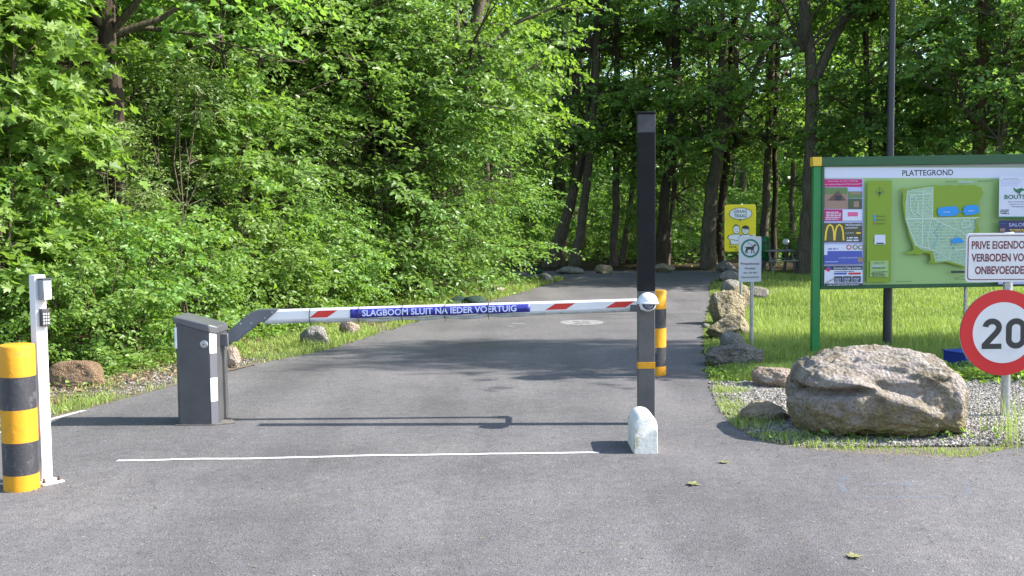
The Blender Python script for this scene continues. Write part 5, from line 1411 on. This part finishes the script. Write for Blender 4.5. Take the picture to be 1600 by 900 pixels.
# legend column
RC(356, 208, 502, 828, PO); cxy = cv(430, 278)
f.ring(*cxy, 5.2, 5.7, PDK, 30); f.poly([(cxy[0] - 3, cxy[1]), (cxy[0] + 3, cxy[1]), (cxy[0], cxy[1] - 5)][::-1], PDK); f.line([(cxy[0], cxy[1] - 9), (cxy[0], cxy[1] + 9)], .5, PDK); f.line([(cxy[0] - 8, cxy[1]), (cxy[0] + 8, cxy[1])], .5, PDK)
for i, (tx, m) in enumerate((('Receptie', PLK), ('Parking', PLK), ('Hydrant', PRED))):
    RC(394, 418 + i * 23, 408, 433 + i * 23, m if i < 2 else PO)
    if i == 2: f.ell(*cv(401, 470), 1.4, 1.4, PRED, 12)
    TX(tx, 412, 419 + i * 23, 466, 432 + i * 23, PDK)
RC(400, 538, 466, 596, PW); RC(412, 586, 456, 594, PDK)
RC(374, 696, 486, 795, PG); TX('SUNCLASS', 396, 704, 460, 715, PDK); BAR(384, 718, 474, 732, 1, PLIL, 31); TX('ZONNEDORP', 384, 735, 466, 747, PDK); BAR(380, 758, 482, 792, 4, PDK, 11)
# the map
TX('SUNCLASS', 824, 208, 896, 219, PDK); BAR(902, 206, 1012, 220, 1, PLIL, 12); TX('ZONNEDORP', 1018, 204, 1110, 216, PDK)
olive = [(556, 256), (572, 252), (588, 264), (640, 250), (700, 244), (750, 236), (800, 240), (850, 234), (880, 242), (920, 232), (960, 238), (1000, 234), (1040, 250), (1053, 280), (1046, 306), (1030, 330), (1028, 360), (1034, 410), (1044, 438), (1010, 446), (1024, 480), (1034, 520), (1010, 530),
         (980, 700), (960, 745), (880, 722), (830, 706), (770, 716), (728, 712), (740, 690), (735, 656), (700, 650), (670, 664), (648, 655), (612, 660), (576, 648), (612, 640), (636, 630), (626, 590), (606, 540), (596, 490), (580, 440), (566, 340), (570, 290)]
f.poly([cv(*p_) for p_ in olive[::-1]], PO)
town = [(592, 268), (660, 256), (748, 244), (750, 434), (1036, 432), (1000, 446), (1004, 500), (986, 540), (975, 740), (850, 700), (770, 706), (752, 640), (690, 632), (640, 600), (612, 530), (586, 446), (584, 350)]
f.poly([cv(*p_) for p_ in town[::-1]], PMAP)
tn = [cv(*p_) for p_ in town]; q = random.Random(2); f.k += 1
def inside(px, py):
    r_ = False; j = len(tn) - 1
    for i in range(len(tn)):
        if (tn[i][1] > py) != (tn[j][1] > py) and px < (tn[j][0] - tn[i][0]) * (py - tn[i][1]) / (tn[j][1] - tn[i][1]) + tn[i][0]: r_ = not r_
        j = i
    return r_
row = 0; ux = [p_[0] for p_ in tn]; uy = [p_[1] for p_ in tn]; yv = min(uy)
while yv < max(uy):
    xv = min(ux); row = row + 1
    if row % 3 == 0: yv += 1.3; continue
    while xv < max(ux):
        if inside(xv, yv) and inside(xv + 1.2, yv + 1) and q.random() < .8:
            m = PDASH if q.random() < .93 else PLK; a_ = .5 + q.random() * .9; c_ = .4 + q.random() * .7
            f.mb.poly([f.p(xv, yv, f.k), f.p(xv + a_, yv, f.k), f.p(xv + a_, yv + c_, f.k), f.p(xv, yv + c_, f.k)], m)
        xv += 1.5 + q.random() * .5
    yv += 1.75
for pts in ([(586, 440), (1036, 434)], [(749, 244), (749, 436)], [(690, 262), (688, 610)], [(740, 450), (720, 560), (730, 630)], [(750, 440), (830, 480), (920, 520), (985, 570)], [(640, 600), (720, 620), (800, 650), (850, 690)],
            [(850, 690), (860, 640), (960, 625)], [(610, 300), (740, 285)], [(612, 300), (616, 390), (650, 430)], [(660, 345), (650, 400), (690, 430)], [(586, 446), (650, 600)], [(920, 470), (930, 500), (980, 480), (970, 450), (930, 455), (920, 470)]):
    f.line([cv(*p_) for p_ in pts], .95, PROAD)
for pts in ([(800, 470), (760, 520), (780, 560), (750, 620)], [(900, 530), (860, 600), (880, 640)], [(1000, 450), (1006, 490), (990, 530)], [(930, 690), (950, 660), (985, 668)]): f.line([cv(*p_) for p_ in pts], .5, PLK)
f.poly([cv(*p_) for p_ in [(782, 374), (840, 366), (890, 366), (903, 386), (898, 416), (870, 424), (790, 427), (774, 404)]][::-1], PLK)
f.poly([cv(*p_) for p_ in [(944, 362), (990, 356), (1018, 358), (1028, 400), (1004, 414), (946, 420), (930, 404), (932, 378)]][::-1], PLK); f.line([cv(900, 398), cv(934, 396)], 1.0, PLK); f.line([cv(812, 400), cv(850, 399)], .8, PW); f.line([cv(960, 394), cv(996, 393)], .8, PW)
f.poly([cv(*p_) for p_ in [(860, 566), (890, 560), (906, 554), (934, 576), (938, 588), (866, 592)]][::-1], PLK)
RC(860, 760, 956, 774, PDK); f.line([cv(880, 806), cv(950, 790)], .6, PDK); f.ell(*cv(950, 787), 1, 1.6, PDK, 10); BAR(528, 816, 640, 826, 1, PFOL, 14); BAR(880, 804, 970, 814, 1, PFOL, 15)
# advertisements, right column
RC(1144, 180, 1392, 440, PW); BAR(1150, 196, 1280, 240, 4, PLIL, 21); RC(1165, 190, 1258, 208, PW); TX('Ruime parking', 1170, 193, 1256, 205, PDK)
f.poly([cv(*p_) for p_ in [(1228, 250), (1246, 262), (1262, 258), (1276, 252), (1310, 268), (1282, 270), (1268, 286), (1274, 296), (1262, 290), (1244, 278), (1232, 266)]][::-1], PTEAL)
TX('BOUTSEN', 1176, 292, 1352, 322, PTEAL, .02)
TX('Dierenspeciaalzaak', 1198, 332, 1344, 343, PDK); TX('Aquarium & Vijver', 1205, 347, 1330, 358, PDK); TX('Hengelsport', 1222, 362, 1312, 373, PDK); BAR(1150, 380, 1210, 412, 3, PDK, 22); RC(1144, 428, 1392, 440, PTEAL)
RC(1144, 452, 1392, 640, PNAV); TX('SALONIKI', 1204, 466, 1352, 490, PLIL, .01); TX('Restaurant', 1152, 468, 1186, 474, PLK); RC(1150, 500, 1180, 520, PTAN); BAR(1200, 500, 1350, 520, 2, PGOLD, 23)
RC(1144, 650, 1392, 845, PLIL); BAR(1160, 700, 1370, 820, 7, PBLU, 24)
b.build('artwork', [c_ for c_ in Tm.children if c_.name.startswith('panel')][0], smooth=0)

# lamp pole
x, y = G(1386, 545); Tl = thing('lamp_pole', 'tall dark lamp pole rising behind the map board', 'lamp post', (x, y, 0))
POLE = mat('dark lamp pole', (.030, .032, .042), .45, .2, var=.2, vscale=3)
b = MB(); b.lathe([(.062, -.02), (.062, .9), (.052, .95), (.044, 3.5), (.036, 6.2)], (x, y, 0), POLE, 20); b.build('pole', Tl, smooth=50)
b = MB(); b.lathe([(.05, 6.2), (.16, 6.3), (.18, 6.42), (.10, 6.55), (.01, 6.6)], (x, y, 0), mat('lamp glass', (.6, .6, .58), .3), 24); b.build('lamp_head', Tl, smooth=60)
# the second lamp pole, whose thin shadow crosses the road
o = Tl.copy(); COL.objects.link(o); o.location = (9.3, 11.95, 0); o['label'] = 'tall dark lamp pole on the verge right of the speed limit sign'; o.scale = (1.1, 1.1, 1.14)
for c_ in Tl.children:
    d_ = c_.copy(); COL.objects.link(d_); d_.parent = o
# blue box in the grass
x, y = G(1500, 581); t = thing('blue_box', 'low blue box standing in the grass behind the speed sign', 'box', (x + .18, y + .16, 0))
rot = Matrix.Rotation(R(-14), 3, 'Z'); BB = mat('blue box paint', srgb(20, 44, 128), .4, var=.1)
rot = Matrix.Rotation(R(24), 3, 'Z'); cc = Vector((x + .22, y + .20, 0))
b = MB(); b.box(cc + Vector((0, 0, .11)), (.56, .34, .22), BB, rot); b.build('body', t, bevel=.01)
b = MB(); b.box(cc + Vector((0, 0, .227)), (.58, .36, .016), mat('blue box lid', srgb(36, 62, 150), .4), rot); b.build('lid', t, bevel=.005)

# far side of the lawn: litter bin, picnic table, globe lamp
x, y = G(1195, 427); t = thing('litter_bin', 'dark green litter bin on a post at the back of the lawn', 'litter bin', (x, y, 0))
b = MB(); GB = mat('green bin plastic', srgb(16, 96, 46), .4)
b.lathe([(.13, .42), (.15, .44), (.155, 1.0), (.14, 1.10), (.09, 1.18), (.01, 1.20)], (x, y, 0), GB, 24); o = b.build('bin', t, smooth=50)
b = MB(); b.box((x, y - .15, .98), (.16, .02, .08), INK); b.build('opening', o)
b = MB(); b.lathe([(.03, -.02), (.03, .45)], (x, y, 0), GREYPOST, 12); b.lathe([(.12, .36), (.12, .42)], (x, y, 0), GREYPOST, 16); b.build('post', t, smooth=50)
b = MB(); b.lathe([(.025, -.02), (.025, 1.0)], (x + .17, y, 0), GREYPOST, 10); b.build('bracket', t, smooth=50)
x, y = G(1220, 428); t = thing('picnic_table', 'weathered grey picnic table at the back of the lawn', 'picnic table', (x, y, 0)); WD = mat('weathered wood', (.20, .19, .17), .8, var=.4, vscale=8)
PLN = mat('weathered planks', (.24, .24, .23), .75, var=.35, vscale=6)
b = MB()
for i in range(4): b.box((x, y + .05 + i * .17, .73 + i * .003), (.95, .155, .04), PLN)
b.build('tabletop', t, bevel=.004)
for s_ in (-.5, 1.1):
    b = MB(); b.box((x, y + s_, .44), (.95, .22, .035), PLN); b.build('seat', t, bevel=.004)
for sx in (-.36, .36):
    b = MB(); b.prism([(x + sx - .03, y - .55, 0), (x + sx - .03, y - .43, 0), (x + sx - .03, y + .12, .70), (x + sx - .03, y + .02, .70)], (.06, 0, 0), WD); b.build('leg', t, bevel=.003)
    b = MB(); b.prism([(x + sx - .03, y + 1.03, 0), (x + sx - .03, y + 1.15, 0), (x + sx - .03, y + .58, .70), (x + sx - .03, y + .48, .70)], (.06, 0, 0), WD); b.build('leg', t, bevel=.003)
    b = MB(); b.box((x + sx + .055, y + .3, .40), (.045, 1.75, .09), WD); b.build('crossbar', t)
p = AT(1228, 378, 35.2); t = thing('globe_lamp', 'low garden lamp with a white globe behind the picnic table', 'garden lamp', (p.x, p.y, 0))
b = MB(); b.lathe([(.03, -.02), (.03, p.z - .12), (.06, p.z - .11), (.06, p.z - .08)], (p.x, p.y, 0), GREYPOST, 14); b.build('pole', t, smooth=40)
b = MB(); b.lathe([(.11 * math.sin(R(a)), -.11 * math.cos(R(a))) for a in range(2, 180, 8)], p, mat('white globe', (.72, .74, .76), .3), 28); b.build('globe', t, smooth=80)

for o in list(bpy.data.objects):
    if '_org' in o: del o['_org']
